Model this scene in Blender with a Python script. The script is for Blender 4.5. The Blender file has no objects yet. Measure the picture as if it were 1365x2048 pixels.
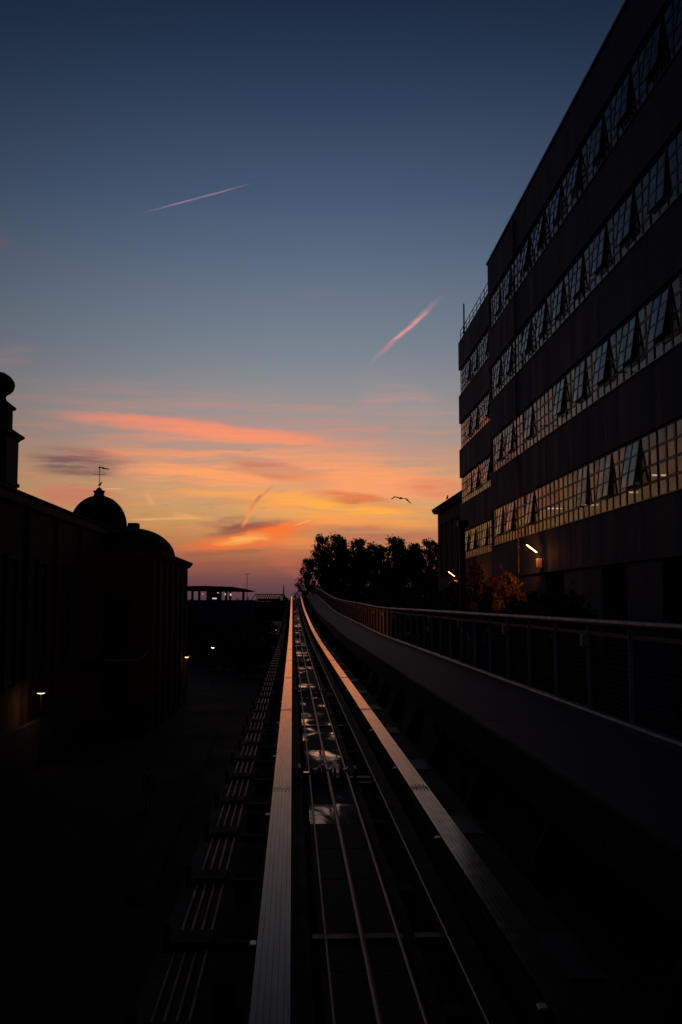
import bpy, math, random
from mathutils import Vector, Matrix, noise as mnoise
R = math.radians
scene = bpy.context.scene
COL = scene.collection

# ------------------------------------------------------------------ camera
cam_d = bpy.data.cameras.new('camera')
cam = bpy.data.objects.new('camera', cam_d)
COL.objects.link(cam)
scene.camera = cam
cam.location = (0, 0, 2.6)
cam.rotation_euler = (R(90 + 5.143), 0, R(-2.78))
cam_d.sensor_fit = 'VERTICAL'
cam_d.sensor_height = 36
cam_d.sensor_width = 24
cam_d.lens = 2000 / 2048 * 36
cam_d.clip_start = 0.05
cam_d.clip_end = 20000

# ------------------------------------------------------------------ exposure
vs = scene.view_settings
vs.view_transform = 'Standard'
vs.look = 'None'
vs.exposure = 0
vs.gamma = 1
scene.render.engine = 'CYCLES'
scene.cycles.use_denoising = True
scene.cycles.max_bounces = 6
scene.cycles.transparent_max_bounces = 12
scene.cycles.sample_clamp_indirect = 4
scene.cycles.blur_glossy = 0.2

# ------------------------------------------------------------------ sky
def lin(c):
    out = []
    for v in c:
        v /= 255
        out.append(v / 12.92 if v <= .04045 else ((v + .055) / 1.055) ** 2.4)
    return tuple(out) + (1,)

world = bpy.data.worlds.new('World')
scene.world = world
world.use_nodes = True
NT = world.node_tree
NT.nodes.clear()

def nd(tree, t, **kw):
    n = tree.nodes.new(t)
    for k, v in kw.items():
        setattr(n, k, v)
    return n

def wm(op, a, b=None, c=None):
    n = nd(NT, 'ShaderNodeMath', operation=op)
    for i, v in enumerate((a, b, c)):
        if v is None: continue
        if isinstance(v, (int, float)): n.inputs[i].default_value = v
        else: NT.links.new(v, n.inputs[i])
    return n.outputs[0]

def wmix(fac, a, b):
    n = nd(NT, 'ShaderNodeMix', data_type='RGBA')
    for s, v in ((0, fac), (6, a), (7, b)):
        if isinstance(v, (int, float)): n.inputs[s].default_value = v
        elif isinstance(v, tuple): n.inputs[s].default_value = v
        else: NT.links.new(v, n.inputs[s])
    return n.outputs[2]

def wramp(fac, stops, interp='LINEAR'):
    n = nd(NT, 'ShaderNodeValToRGB')
    cr = n.color_ramp
    cr.interpolation = interp
    while len(cr.elements) > 1: cr.elements.remove(cr.elements[-1])
    cr.elements[0].position = stops[0][0]; cr.elements[0].color = stops[0][1]
    for p, c in stops[1:]:
        e = cr.elements.new(p); e.color = c
    NT.links.new(fac, n.inputs[0])
    return n.outputs[0]

def wnoise(vec, scale, detail, rough, dist=0.0, which=0):
    n = nd(NT, 'ShaderNodeTexNoise', noise_dimensions='3D')
    n.inputs['Scale'].default_value = scale
    n.inputs['Detail'].default_value = detail
    n.inputs['Roughness'].default_value = rough
    n.inputs['Distortion'].default_value = dist
    NT.links.new(vec, n.inputs['Vector'])
    return n.outputs[which]

def wmap(v, a, b, c=0.0, d=1.0, kind='SMOOTHSTEP'):
    n = nd(NT, 'ShaderNodeMapRange', interpolation_type=kind)
    NT.links.new(v, n.inputs[0])
    for i, x in enumerate((a, b, c, d)): n.inputs[1 + i].default_value = x
    return n.outputs[0]

tc = nd(NT, 'ShaderNodeTexCoord')
sep = nd(NT, 'ShaderNodeSeparateXYZ')
NT.links.new(tc.outputs['Generated'], sep.inputs[0])
sx, sy, sz = sep.outputs
el = wm('MULTIPLY', wm('ARCSINE', sz), 180 / math.pi)
az = wm('MULTIPLY', wm('ARCTAN2', sx, sy), 180 / math.pi)
elr = wm('DIVIDE', wm('ADD', el, 5.0), 95.0)
def er(deg): return (deg + 5) / 95
sunset = [(-5, (20, 15, 16)), (-.4, (62, 44, 50)), (.3, (88, 63, 72)), (1.3, (120, 76, 76)), (2.2, (160, 96, 74)), (3.0, (190, 120, 80)),
          (4.4, (210, 153, 96)), (5.8, (212, 163, 112)), (7.0, (206, 158, 120)), (8.1, (194, 154, 130)), (9.3, (172, 150, 140)),
          (11.0, (154, 147, 146)), (12.7, (136, 139, 145)), (14.3, (121, 131, 142)), (17.1, (104, 118, 136)), (19.8, (87, 104, 126)),
          (22.5, (71, 89, 115)), (25, (60, 77, 102)), (27.5, (47, 65, 90)), (30, (36, 53, 77)), (33, (26, 40, 63)), (45, (10, 17, 33)), (89, (5, 9, 19))]
east = [(-5, (6, 6, 7)), (0, (17, 16, 22)), (6, (20, 19, 27)), (15, (17, 19, 30)), (30, (12, 17, 32)), (45, (9, 14, 29)), (89, (5, 9, 20))]
c_sun = wramp(elr, [(er(a), lin(c)) for a, c in sunset])
c_east = wramp(elr, [(er(a), lin(c)) for a, c in east])
da = wm('DIVIDE', wm('SUBTRACT', az, 2.5), 30.0)
glow = wm('EXPONENT', wm('MULTIPLY', wm('MULTIPLY', da, da), -1.0))
sky = wmix(glow, c_east, c_sun)
# cloud coordinates, gently warped so that no streak is ruler-straight
cmb = nd(NT, 'ShaderNodeCombineXYZ')
NT.links.new(az, cmb.inputs[0]); NT.links.new(el, cmb.inputs[1])
P0 = cmb.outputs[0]
def wvec(op, a, b):
    n = nd(NT, 'ShaderNodeVectorMath', operation=op)
    for i, v in enumerate((a, b)):
        if isinstance(v, tuple): n.inputs[i].default_value = v
        else: NT.links.new(v, n.inputs[i])
    return n.outputs[0]
stretch = wvec('MULTIPLY', P0, (.22, 1.0, 1.0))
warpc = wnoise(stretch, .9, 3, .55, 0, 1)
warp = wvec('MULTIPLY', wvec('SUBTRACT', warpc, (.5, .5, .5)), (2.4, .62, 0))
warpf = wnoise(wvec('MULTIPLY', P0, (.45, 1.5, 1.0)), 1.6, 4, .6, 0, 1)
warp = wvec('ADD', warp, wvec('MULTIPLY', wvec('SUBTRACT', warpf, (.5, .5, .5)), (1.2, .22, 0)))
P1 = wvec('ADD', P0, warp)
warp2 = wvec('MULTIPLY', wvec('SUBTRACT', warpc, (.5, .5, .5)), (.25, .12, 0))
P2 = wvec('ADD', P0, warp2)
fine0 = wnoise(wvec('MULTIPLY', P1, (.15, 3.4, 1.0)), 1.5, 5, .62)
wisp = wnoise(wvec('MULTIPLY', P1, (.10, 1.7, 1.0)), 1.3, 6, .6)
wisp_m = wm('MULTIPLY', wmap(wisp, .34, .57, .14, 1.0), wmap(fine0, .30, .58, .55, 1.0))
fine = wnoise(wvec('MULTIPLY', P1, (.5, 2.2, 1.0)), 1.6, 5, .62)
# general thin cirrus over the whole low sky (all round the horizon)
band = wm('MULTIPLY', wmap(el, .5, 4), wmap(el, 15, 8))
ci = wm('MULTIPLY', wm('MULTIPLY', wmap(wisp, .5, .72), band), .5)
ci_col = wramp(elr, [(er(0), lin((150, 82, 80))), (er(3), lin((226, 122, 74))), (er(6), lin((248, 164, 100))), (er(9), lin((236, 146, 116))), (er(14), lin((176, 136, 138)))])
ci_col = wmix(glow, c_east, ci_col)
sky = wmix(ci, sky, ci_col)
dk = wm('MULTIPLY', wm('MULTIPLY', wmap(fine, .54, .75), wm('MULTIPLY', wmap(el, 1, 3), wmap(el, 11, 6))), .35)
sky = wmix(wm('MULTIPLY', dk, glow), sky, lin((140, 92, 88)))
STREAKS = [  # azimuth, elevation, tilt, half length, half width (degrees), colour, strength, crispness
    (-3.11,9.67,-4.87,12.20,2.06,(205,138,124),0.35,0),
    (-5.2,9.68,-4.6,9.0,0.46,(244,142,110),0.85,2),
    (-3.87,9.65,-5.66,5.73,0.30,(250,144,108),0.60,0),
    (-10.59,8.12,0.21,3.28,0.30,(232,140,108),0.70,0),
    (-12.17,5.80,-3.01,2.96,0.60,(200,112,98),0.70,0),
    (0.06,7.23,-5.08,11.83,1.93,(250,160,108),0.80,0),
    (-4.41,7.26,-1.80,6.2,0.55,(255,162,104),0.95,0),
    (-12.07,7.68,-3.33,3.11,0.77,(112,84,88),0.9,0),
    (-0.89,7.51,-10.75,3.66,0.47,(186,108,92),0.75,0),
    (4.99,6.80,-5.92,6.4,0.8,(254,160,104),0.80,0),
    (1.00,5.50,-5.74,7.6,0.75,(255,168,78),1.0,0),
    (3.13,5.43,-7.80,4.6,0.32,(255,176,72),0.95,0),
    (3.57,5.86,-7.04,3.19,0.30,(212,110,72),0.80,0),
    (8.30,6.47,-6.32,2.44,0.55,(222,120,92),0.70,0),
    (-4.00,5.67,-1.32,3.26,0.28,(168,138,112),0.50,0),
    (-3.15,4.48,-3.16,2.70,0.36,(150,98,86),0.80,0),
    (-2.07,3.76,10.12,4.3,0.52,(252,116,50),0.95,2),
    (-2.85,4.16,9.0,2.6,0.27,(128,76,72),0.7,2),
    (-2.9,3.60,7.52,1.9,0.2,(255,178,88),0.90,2),
    (4.13,4.50,-2.12,5.6,0.33,(254,156,82),0.85,0),
    (5.13,3.84,-1.20,4.72,0.49,(178,106,90),0.75,0),
    (-0.15,3.42,-4.11,2.29,0.36,(245,140,76),0.70,0),
    (-3.83,2.80,1.89,3.11,0.19,(146,88,76),0.60,0),
    (-3.84,2.18,1.07,1.98,0.11,(136,82,74),0.50,0),
    (-0.73,2.75,-24.03,1.57,0.66,(214,108,74),0.50,0),
    (0.42,1.82,-13.93,1.18,0.55,(180,90,82),0.50,0),
    (-7.31,4.68,2.03,2.02,0.10,(250,172,112),0.90,1),
    (-5.56,4.83,-5.99,1.70,0.17,(252,176,104),0.80,0),
    (-2.59,4.75,60.43,0.63,0.19,(252,150,80),0.90,1),
    (-2.31,5.44,62.15,0.42,0.19,(238,128,78),0.80,1),
    (-2.00,5.90,48.77,0.34,0.17,(190,104,84),0.80,1),
    (-1.52,6.33,43.36,0.59,0.14,(200,124,96),0.60,1),
    (0.60,4.52,19.36,0.65,0.06,(255,180,104),0.80,1),
    (-10.11,6.30,1.43,0.62,0.04,(255,196,150),0.80,1),
    (-8.13,5.77,-55.63,0.45,0.28,(245,165,110),0.60,1),
    (-5.62,22.34,16.35,3.29,0.065,(164,134,148),0.75,1),
    (6.50,15.37,41.0,2.85,0.24,(188,138,144),0.7,1),
    (6.72,15.54,38.03,1.58,0.15,(236,156,150),0.75,1),
    (-16.96,19.31,-2.83,1.18,0.55,(104,88,100),0.50,0),
    (-15.71,13.23,10.45,1.73,0.55,(150,120,120),0.40,0),
    (1.68,17.38,9.93,1.64,0.60,(122,116,132),0.30,0),
    (6.18,11.36,-14.35,2.98,1.10,(196,146,140),0.35,0),
]
for (a, e, t, hl, hw, c, s, k) in STREAKS:
    mp = nd(NT, 'ShaderNodeMapping', vector_type='TEXTURE')
    NT.links.new(P2 if k == 1 else P1, mp.inputs['Vector'])
    mp.inputs['Location'].default_value = (a, e, 0)
    mp.inputs['Rotation'].default_value = (0, 0, R(t))
    mp.inputs['Scale'].default_value = (hl * 1.15, hw * 1.5, 1)
    if k == 1:
        sp_ = nd(NT, 'ShaderNodeSeparateXYZ'); NT.links.new(mp.outputs[0], sp_.inputs[0])
        along = wmap(wm('ABSOLUTE', sp_.outputs[0]), 1.0, .25)
        across = wmap(wm('ABSOLUTE', sp_.outputs[1]), .62, .05)
        m = wm('MULTIPLY', wm('MULTIPLY', along, across), wmap(fine, .3, .6, .55, 1.0))
    else:
        g = nd(NT, 'ShaderNodeTexGradient', gradient_type='SPHERICAL')
        NT.links.new(mp.outputs[0], g.inputs[0])
        m = wmap(g.outputs['Fac'], 0, .7)
        m = wm('MULTIPLY', m, wmap(fine0, .32, .58, .6, 1.0)) if k == 2 else wm('MULTIPLY', m, wisp_m)
    sky = wmix(wm('MULTIPLY', m, s), sky, lin(c))
bg = nd(NT, 'ShaderNodeBackground')
bg.inputs['Strength'].default_value = 1.0
NT.links.new(sky, bg.inputs['Color'])
wo = nd(NT, 'ShaderNodeOutputWorld')
NT.links.new(bg.outputs[0], wo.inputs['Surface'])

# ------------------------------------------------------------------ afterglow (sun has just set)
sun_d = bpy.data.lights.new('sun', 'SUN')
sun_d.energy = 0.02
sun_d.angle = R(15)
sun_d.color = (1, .55, .32)
sun_d.specular_factor = 0
sun = bpy.data.objects.new('sun', sun_d)
COL.objects.link(sun)
sun.rotation_euler = (R(-88.5), 0, R(-3))

# ------------------------------------------------------------------ helpers
def tag(o, label=None, cat=None, group=None, kind=None):
    if label: o['label'] = label
    if cat: o['category'] = cat
    if group: o['group'] = group
    if kind: o['kind'] = kind
    return o

def empty(name, loc=(0, 0, 0), rz=0, label=None, cat=None, group=None):
    o = bpy.data.objects.new(name, None)
    o.empty_display_size = .2
    COL.objects.link(o)
    o.location = loc; o.rotation_euler = (0, 0, rz)
    return tag(o, label, cat, group)

class MB:
    def __init__(self): self.v = []; self.f = []
    def box(self, x0, x1, y0, y1, z0, z1):
        n = len(self.v)
        self.v += [(x0,y0,z0),(x1,y0,z0),(x1,y1,z0),(x0,y1,z0),(x0,y0,z1),(x1,y0,z1),(x1,y1,z1),(x0,y1,z1)]
        self.f += [tuple(n+i for i in q) for q in ((3,2,1,0),(4,5,6,7),(0,1,5,4),(1,2,6,5),(2,3,7,6),(3,0,4,7))]
        return self
    def bbox(self, x0, x1, y0, y1, z0, z1, b):
        """box with chamfered vertical and top edges"""
        n = len(self.v)
        def ring(i, z):
            return [(x0+i+b,y0+i,z),(x1-i-b,y0+i,z),(x1-i,y0+i+b,z),(x1-i,y1-i-b,z),(x1-i-b,y1-i,z),(x0+i+b,y1-i,z),(x0+i,y1-i-b,z),(x0+i,y0+i+b,z)]
        for i, z in ((0, z0), (0, z1-b), (b, z1)): self.v += ring(i, z)
        for r in range(2):
            for k in range(8):
                a = n+r*8+k; c = n+r*8+(k+1) % 8
                self.f.append((a, c, c+8, a+8))
        self.f.append(tuple(range(n+16, n+24))); self.f.append(tuple(range(n+7, n-1, -1)))
        return self
    def tube(self, pts, rad, seg=8, cap=True):
        pts = [Vector(p) for p in pts]
        if not isinstance(rad, (list, tuple)): rad = [rad] * len(pts)
        n0 = len(self.v)
        for i, p in enumerate(pts):
            d = (pts[min(i+1, len(pts)-1)] - pts[max(i-1, 0)]).normalized()
            u = d.cross(Vector((0, 0, 1)))
            if u.length < 1e-3: u = Vector((1, 0, 0))
            u.normalize(); w = u.cross(d)
            for k in range(seg):
                a = 2*math.pi*k/seg
                self.v.append(tuple(p + (u*math.cos(a) + w*math.sin(a)) * rad[i]))
        for i in range(len(pts)-1):
            for k in range(seg):
                a = n0+i*seg+k; b = n0+i*seg+(k+1) % seg
                self.f.append((a, b, b+seg, a+seg))
        if cap:
            self.f.append(tuple(n0+k for k in reversed(range(seg))))
            m = n0+(len(pts)-1)*seg
            self.f.append(tuple(m+k for k in range(seg)))
        return self
    def lathe(self, prof, seg=24, c=(0, 0), sq=False, rot=0.0):
        n0 = len(self.v)
        for r, z in prof:
            for k in range(seg):
                a = 2*math.pi*(k+.5*sq)/seg + rot
                self.v.append((c[0]+r*math.cos(a), c[1]+r*math.sin(a), z))
        for i in range(len(prof)-1):
            for k in range(seg):
                a = n0+i*seg+k; b = n0+i*seg+(k+1) % seg
                self.f.append((a, b, b+seg, a+seg))
        self.f.append(tuple(n0+k for k in reversed(range(seg))))
        m = n0+(len(prof)-1)*seg
        self.f.append(tuple(m+k for k in range(seg)))
        return self
    def sweep(self, prof, ys, zf, closed=True):
        """profile (x,z) carried along +Y over the height curve zf"""
        n0 = len(self.v); m = len(prof)
        for y in ys:
            z0 = zf(y)
            for x, z in prof: self.v.append((x, y, z0+z))
        for i in range(len(ys)-1):
            for k in range(m if closed else m-1):
                a = n0+i*m+k; b = n0+i*m+(k+1) % m
                self.f.append((a, b, b+m, a+m))
        if closed:
            self.f.append(tuple(n0+k for k in reversed(range(m))))
            self.f.append(tuple(n0+(len(ys)-1)*m+k for k in range(m)))
        return self
    def poly(self, pts):
        n = len(self.v); self.v += [tuple(p) for p in pts]
        self.f.append(tuple(range(n, n+len(pts)))); return self
    def prism(self, pts, h):
        """polygon pts extruded by vector h"""
        n = len(self.v); m = len(pts); h = Vector(h)
        self.v += [tuple(p) for p in pts] + [tuple(Vector(p)+h) for p in pts]
        self.f.append(tuple(reversed(range(n, n+m)))); self.f.append(tuple(range(n+m, n+2*m)))
        for k in range(m):
            a = n+k; b = n+(k+1) % m
            self.f.append((a, b, b+m, a+m))
        return self
    def mesh(self, name, mat, smooth=False):
        me = bpy.data.meshes.new(name)
        me.from_pydata(self.v, [], self.f)
        if mat: me.materials.append(mat)
        if smooth:
            me.polygons.foreach_set('use_smooth', [True]*len(me.polygons))
            try: me.set_sharp_from_angle(angle=R(40))
            except Exception: pass
        me.update()
        return me
    def build(self, name, mat, parent=None, smooth=False, loc=None):
        return link(name, self.mesh(name, mat, smooth), parent, loc)

def link(name, me, parent=None, loc=None, rot=None):
    o = bpy.data.objects.new(name, me)
    COL.objects.link(o)
    if parent: o.parent = parent
    if loc: o.location = loc
    if rot: o.rotation_euler = rot
    return o

# ------------------------------------------------------------------ materials
def material(name, col, rough=.7, metal=0.0, var=.25, scale=3.0, bump=.0, bscale=30.0, spec=.5, rvar=.1, stretch=(1, 1, 1), col2=None, world_space=False):
    m = bpy.data.materials.new(name); m.use_nodes = True
    t = m.node_tree; b = t.nodes['Principled BSDF']
    b.inputs['Metallic'].default_value = metal
    b.inputs['Specular IOR Level'].default_value = spec
    co = t.nodes.new('ShaderNodeTexCoord')
    mp = t.nodes.new('ShaderNodeMapping'); mp.inputs['Scale'].default_value = stretch
    if world_space:
        ge = t.nodes.new('ShaderNodeNewGeometry'); t.links.new(ge.outputs['Position'], mp.inputs[0])
    else:
        t.links.new(co.outputs['Object'], mp.inputs[0])
    n = t.nodes.new('ShaderNodeTexNoise'); n.inputs['Scale'].default_value = scale; n.inputs['Detail'].default_value = 6; n.inputs['Roughness'].default_value = .6
    t.links.new(mp.outputs[0], n.inputs['Vector'])
    r = t.nodes.new('ShaderNodeValToRGB')
    r.color_ramp.elements[0].position = .3; r.color_ramp.elements[1].position = .7
    c2 = col2 or tuple(v*(1+var) for v in col)
    r.color_ramp.elements[0].color = tuple(v*(1-var) for v in col) + (1,)
    r.color_ramp.elements[1].color = tuple(c2) + (1,)
    t.links.new(n.outputs['Fac'], r.inputs[0]); t.links.new(r.outputs[0], b.inputs['Base Color'])
    mr = t.nodes.new('ShaderNodeMapRange')
    mr.inputs[1].default_value = .3; mr.inputs[2].default_value = .7
    mr.inputs[3].default_value = max(0, rough-rvar); mr.inputs[4].default_value = min(1, rough+rvar)
    t.links.new(n.outputs['Fac'], mr.inputs[0]); t.links.new(mr.outputs[0], b.inputs['Roughness'])
    if bump:
        n2 = t.nodes.new('ShaderNodeTexNoise'); n2.inputs['Scale'].default_value = bscale; n2.inputs['Detail'].default_value = 4
        t.links.new(mp.outputs[0], n2.inputs['Vector'])
        bp = t.nodes.new('ShaderNodeBump'); bp.inputs['Strength'].default_value = bump; bp.inputs['Distance'].default_value = .02
        t.links.new(n2.outputs['Fac'], bp.inputs['Height']); t.links.new(bp.outputs[0], b.inputs['Normal'])
    return m

def emitter(name, col, strength):
    m = bpy.data.materials.new(name); m.use_nodes = True
    t = m.node_tree; t.nodes.clear()
    e = t.nodes.new('ShaderNodeEmission'); e.inputs[0].default_value = tuple(col)+(1,); e.inputs[1].default_value = strength
    o = t.nodes.new('ShaderNodeOutputMaterial'); t.links.new(e.outputs[0], o.inputs[0])
    return m

def glass_material(name, tint, ior, rough):
    m = bpy.data.materials.new(name); m.use_nodes = True
    t = m.node_tree; t.nodes.clear()
    fr = t.nodes.new('ShaderNodeFresnel'); fr.inputs['IOR'].default_value = ior
    tr = t.nodes.new('ShaderNodeBsdfTransparent'); tr.inputs[0].default_value = tint+(1,)
    gl = t.nodes.new('ShaderNodeBsdfGlossy'); gl.inputs['Roughness'].default_value = rough
    oi = t.nodes.new('ShaderNodeObjectInfo')
    co = t.nodes.new('ShaderNodeTexCoord')
    n = t.nodes.new('ShaderNodeTexNoise'); n.inputs['Scale'].default_value = 1.7; n.inputs['Detail'].default_value = 3
    ge = t.nodes.new('ShaderNodeNewGeometry'); t.links.new(ge.outputs['Position'], n.inputs['Vector'])
    r = t.nodes.new('ShaderNodeValToRGB')
    r.color_ramp.elements[0].position = .25; r.color_ramp.elements[0].color = (.55, .54, .52, 1)
    r.color_ramp.elements[1].position = .7; r.color_ramp.elements[1].color = (.95, .94, .92, 1)
    t.links.new(n.outputs['Fac'], r.inputs[0]); t.links.new(r.outputs[0], gl.inputs[0])
    mx = t.nodes.new('ShaderNodeMixShader')
    inv = t.nodes.new('ShaderNodeMath'); inv.operation = 'SUBTRACT'; inv.inputs[0].default_value = 1.0; t.links.new(ge.outputs['Backfacing'], inv.inputs[1])
    ff = t.nodes.new('ShaderNodeMath'); ff.operation = 'MULTIPLY'; t.links.new(fr.outputs[0], ff.inputs[0]); t.links.new(inv.outputs[0], ff.inputs[1])   # the pane's rear skin adds no second mirror
    t.links.new(ff.outputs[0], mx.inputs[0]); t.links.new(tr.outputs[0], mx.inputs[1]); t.links.new(gl.outputs[0], mx.inputs[2])
    o = t.nodes.new('ShaderNodeOutputMaterial'); t.links.new(mx.outputs[0], o.inputs[0])
    return m

def rail_material():
    """worn steel under a thin rusty film: gloss tinted warm for the sunset sheen at grazing angles, dark when looked down upon"""
    m = bpy.data.materials.new('rail_steel'); m.use_nodes = True
    t = m.node_tree; t.nodes.clear()
    ge = t.nodes.new('ShaderNodeNewGeometry')
    mp = t.nodes.new('ShaderNodeMapping'); mp.inputs['Scale'].default_value = (14, .8, 1); t.links.new(ge.outputs['Position'], mp.inputs[0])
    n = t.nodes.new('ShaderNodeTexNoise'); n.inputs['Scale'].default_value = 1.0; n.inputs['Detail'].default_value = 6; n.inputs['Roughness'].default_value = .65
    t.links.new(mp.outputs[0], n.inputs['Vector'])
    mp2 = t.nodes.new('ShaderNodeMapping'); mp2.inputs['Scale'].default_value = (3, 2.2, 1); t.links.new(ge.outputs['Position'], mp2.inputs[0])
    n2 = t.nodes.new('ShaderNodeTexNoise'); n2.inputs['Scale'].default_value = 2.0; n2.inputs['Detail'].default_value = 5
    t.links.new(mp2.outputs[0], n2.inputs['Vector'])
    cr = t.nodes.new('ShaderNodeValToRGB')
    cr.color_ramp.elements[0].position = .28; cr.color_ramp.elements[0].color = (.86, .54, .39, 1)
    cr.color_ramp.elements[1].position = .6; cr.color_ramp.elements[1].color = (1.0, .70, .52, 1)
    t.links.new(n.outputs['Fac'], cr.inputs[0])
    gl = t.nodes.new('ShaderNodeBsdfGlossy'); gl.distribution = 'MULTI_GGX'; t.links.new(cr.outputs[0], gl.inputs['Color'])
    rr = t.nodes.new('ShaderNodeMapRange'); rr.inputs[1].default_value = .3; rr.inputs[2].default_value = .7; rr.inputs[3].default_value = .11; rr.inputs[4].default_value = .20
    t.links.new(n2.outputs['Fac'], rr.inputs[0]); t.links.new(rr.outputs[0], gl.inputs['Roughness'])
    va = t.nodes.new('ShaderNodeVectorMath'); va.operation = 'ADD'; va.inputs[1].default_value = (0, -.026, 0)   # normals tilted toward the camera to put a brighter sky sheen on the rails
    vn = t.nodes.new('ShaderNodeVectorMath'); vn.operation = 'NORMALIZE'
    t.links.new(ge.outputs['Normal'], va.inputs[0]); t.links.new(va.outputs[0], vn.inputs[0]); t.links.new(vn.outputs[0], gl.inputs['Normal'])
    df = t.nodes.new('ShaderNodeBsdfDiffuse'); df.inputs[0].default_value = (.05, .04, .036, 1)
    fr = t.nodes.new('ShaderNodeFresnel'); fr.inputs['IOR'].default_value = 1.75
    mx = t.nodes.new('ShaderNodeMixShader'); t.links.new(fr.outputs[0], mx.inputs[0]); t.links.new(df.outputs[0], mx.inputs[1]); t.links.new(gl.outputs[0], mx.inputs[2])
    o = t.nodes.new('ShaderNodeOutputMaterial'); t.links.new(mx.outputs[0], o.inputs[0])
    return m

M = {}
M['rail'] = rail_material()
M['rail_side'] = material('rail_beam_paint', (.022, .02, .02), .85, 0, .3, 3, spec=.12)
M['joint'] = material('joint_plate_steel', (.16, .13, .12), .42, 1.0, .3, 14, bump=.2)
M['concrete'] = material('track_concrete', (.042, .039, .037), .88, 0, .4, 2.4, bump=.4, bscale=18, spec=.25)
M['cable'] = material('haul_rope_steel', (.09, .078, .074), .45, 1.0, .25, 40, bump=.3, bscale=120)
M['darksteel'] = material('dark_steel', (.03, .028, .028), .6, .2, .3, 6, spec=.25)
M['conduit'] = material('conduit_coat', (.014, .013, .013), .5, 0, .3, 3, spec=.06)
M['galv'] = material('galvanised_steel', (.30, .29, .29), .42, 1.0, .2, 9)
M['roller'] = material('polished_roller', (.5, .44, .4), .28, 1.0, .15, 20)
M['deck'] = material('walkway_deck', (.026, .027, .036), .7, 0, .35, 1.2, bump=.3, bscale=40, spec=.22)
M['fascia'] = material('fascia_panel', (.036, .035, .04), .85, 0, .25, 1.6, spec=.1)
M['rail_paint'] = material('railing_paint', (.15, .14, .145), .5, .2, .25, 6, spec=.35)
M['post'] = material('post_paint', (.62, .58, .58), .45, .1, .2, 6)
M['lightbox'] = material('light_box_casing', (.72, .66, .56), .5, 0, .12, 8)
M['bwall'] = material('building_cladding', (.062, .092, .19), .75, 0, .34, 1.1, bump=.08, bscale=6, stretch=(1, 1, .12), spec=.2)
M['frame'] = material('window_bar_paint', (.03, .026, .03), .5, 0, .3, 8)
M['sill'] = material('sill_metal', (.20, .18, .17), .5, .5, .2, 5)
M['interior'] = material('interior_plaster', (.16, .15, .13), .85, 0, .2, .6)
M['glass'] = glass_material('window_glass', (.7, .64, .55), 1.64, .02)
M['brick'] = material('old_brick', (.10, .058, .044), .85, 0, .4, 1.5, bump=.4, bscale=8)
M['plaster'] = material('church_plaster', (.125, .068, .048), .92, 0, .35, .7, bump=.3, bscale=6, spec=.1)
M['stone'] = material('church_stone', (.10, .082, .07), .85, 0, .3, 2.0, bump=.3, bscale=10, spec=.15)
M['tile'] = material('roof_tile', (.05, .03, .026), .88, 0, .35, 4, bump=.5, bscale=9, spec=.15)
M['lead'] = material('dome_lead', (.03, .029, .03), .88, 0, .25, 1.4, spec=.12)
M['void'] = material('dark_opening', (.012, .012, .013), .9, 0, .2, 2)
M['ground'] = material('ground_paving', (.035, .033, .033), .9, 0, .3, .25, bump=.3, bscale=4, spec=.15)
M['path'] = material('path_stone', (.04, .038, .036), .9, 0, .25, .8, spec=.1)
M['bark'] = material('bark', (.05, .038, .03), .9, 0, .3, 6, bump=.5, bscale=20)
M['leaf'] = material('leaf_green', (.040, .055, .022), .7, 0, .35, .6, spec=.2)
M['leaf2'] = material('shrub_leaf', (.105, .078, .03), .6, 0, .4, 1.2, spec=.2)
M['bird'] = material('bird_plumage', (.20, .19, .18), .8, 0, .4, 8)
M['iron'] = material('wrought_iron', (.03, .03, .03), .6, .4, .2, 8)
M['lamp_orange'] = emitter('sodium_tube', (1.0, .52, .18), 7)
M['lamp_warm'] = emitter('warm_lamp', (1.0, .62, .30), 6)
M['lamp_white'] = emitter('white_lamp', (1.0, .80, .52), .7)
M['tube'] = emitter('fluorescent_tube', (1.0, .90, .74), 1.0)

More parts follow.
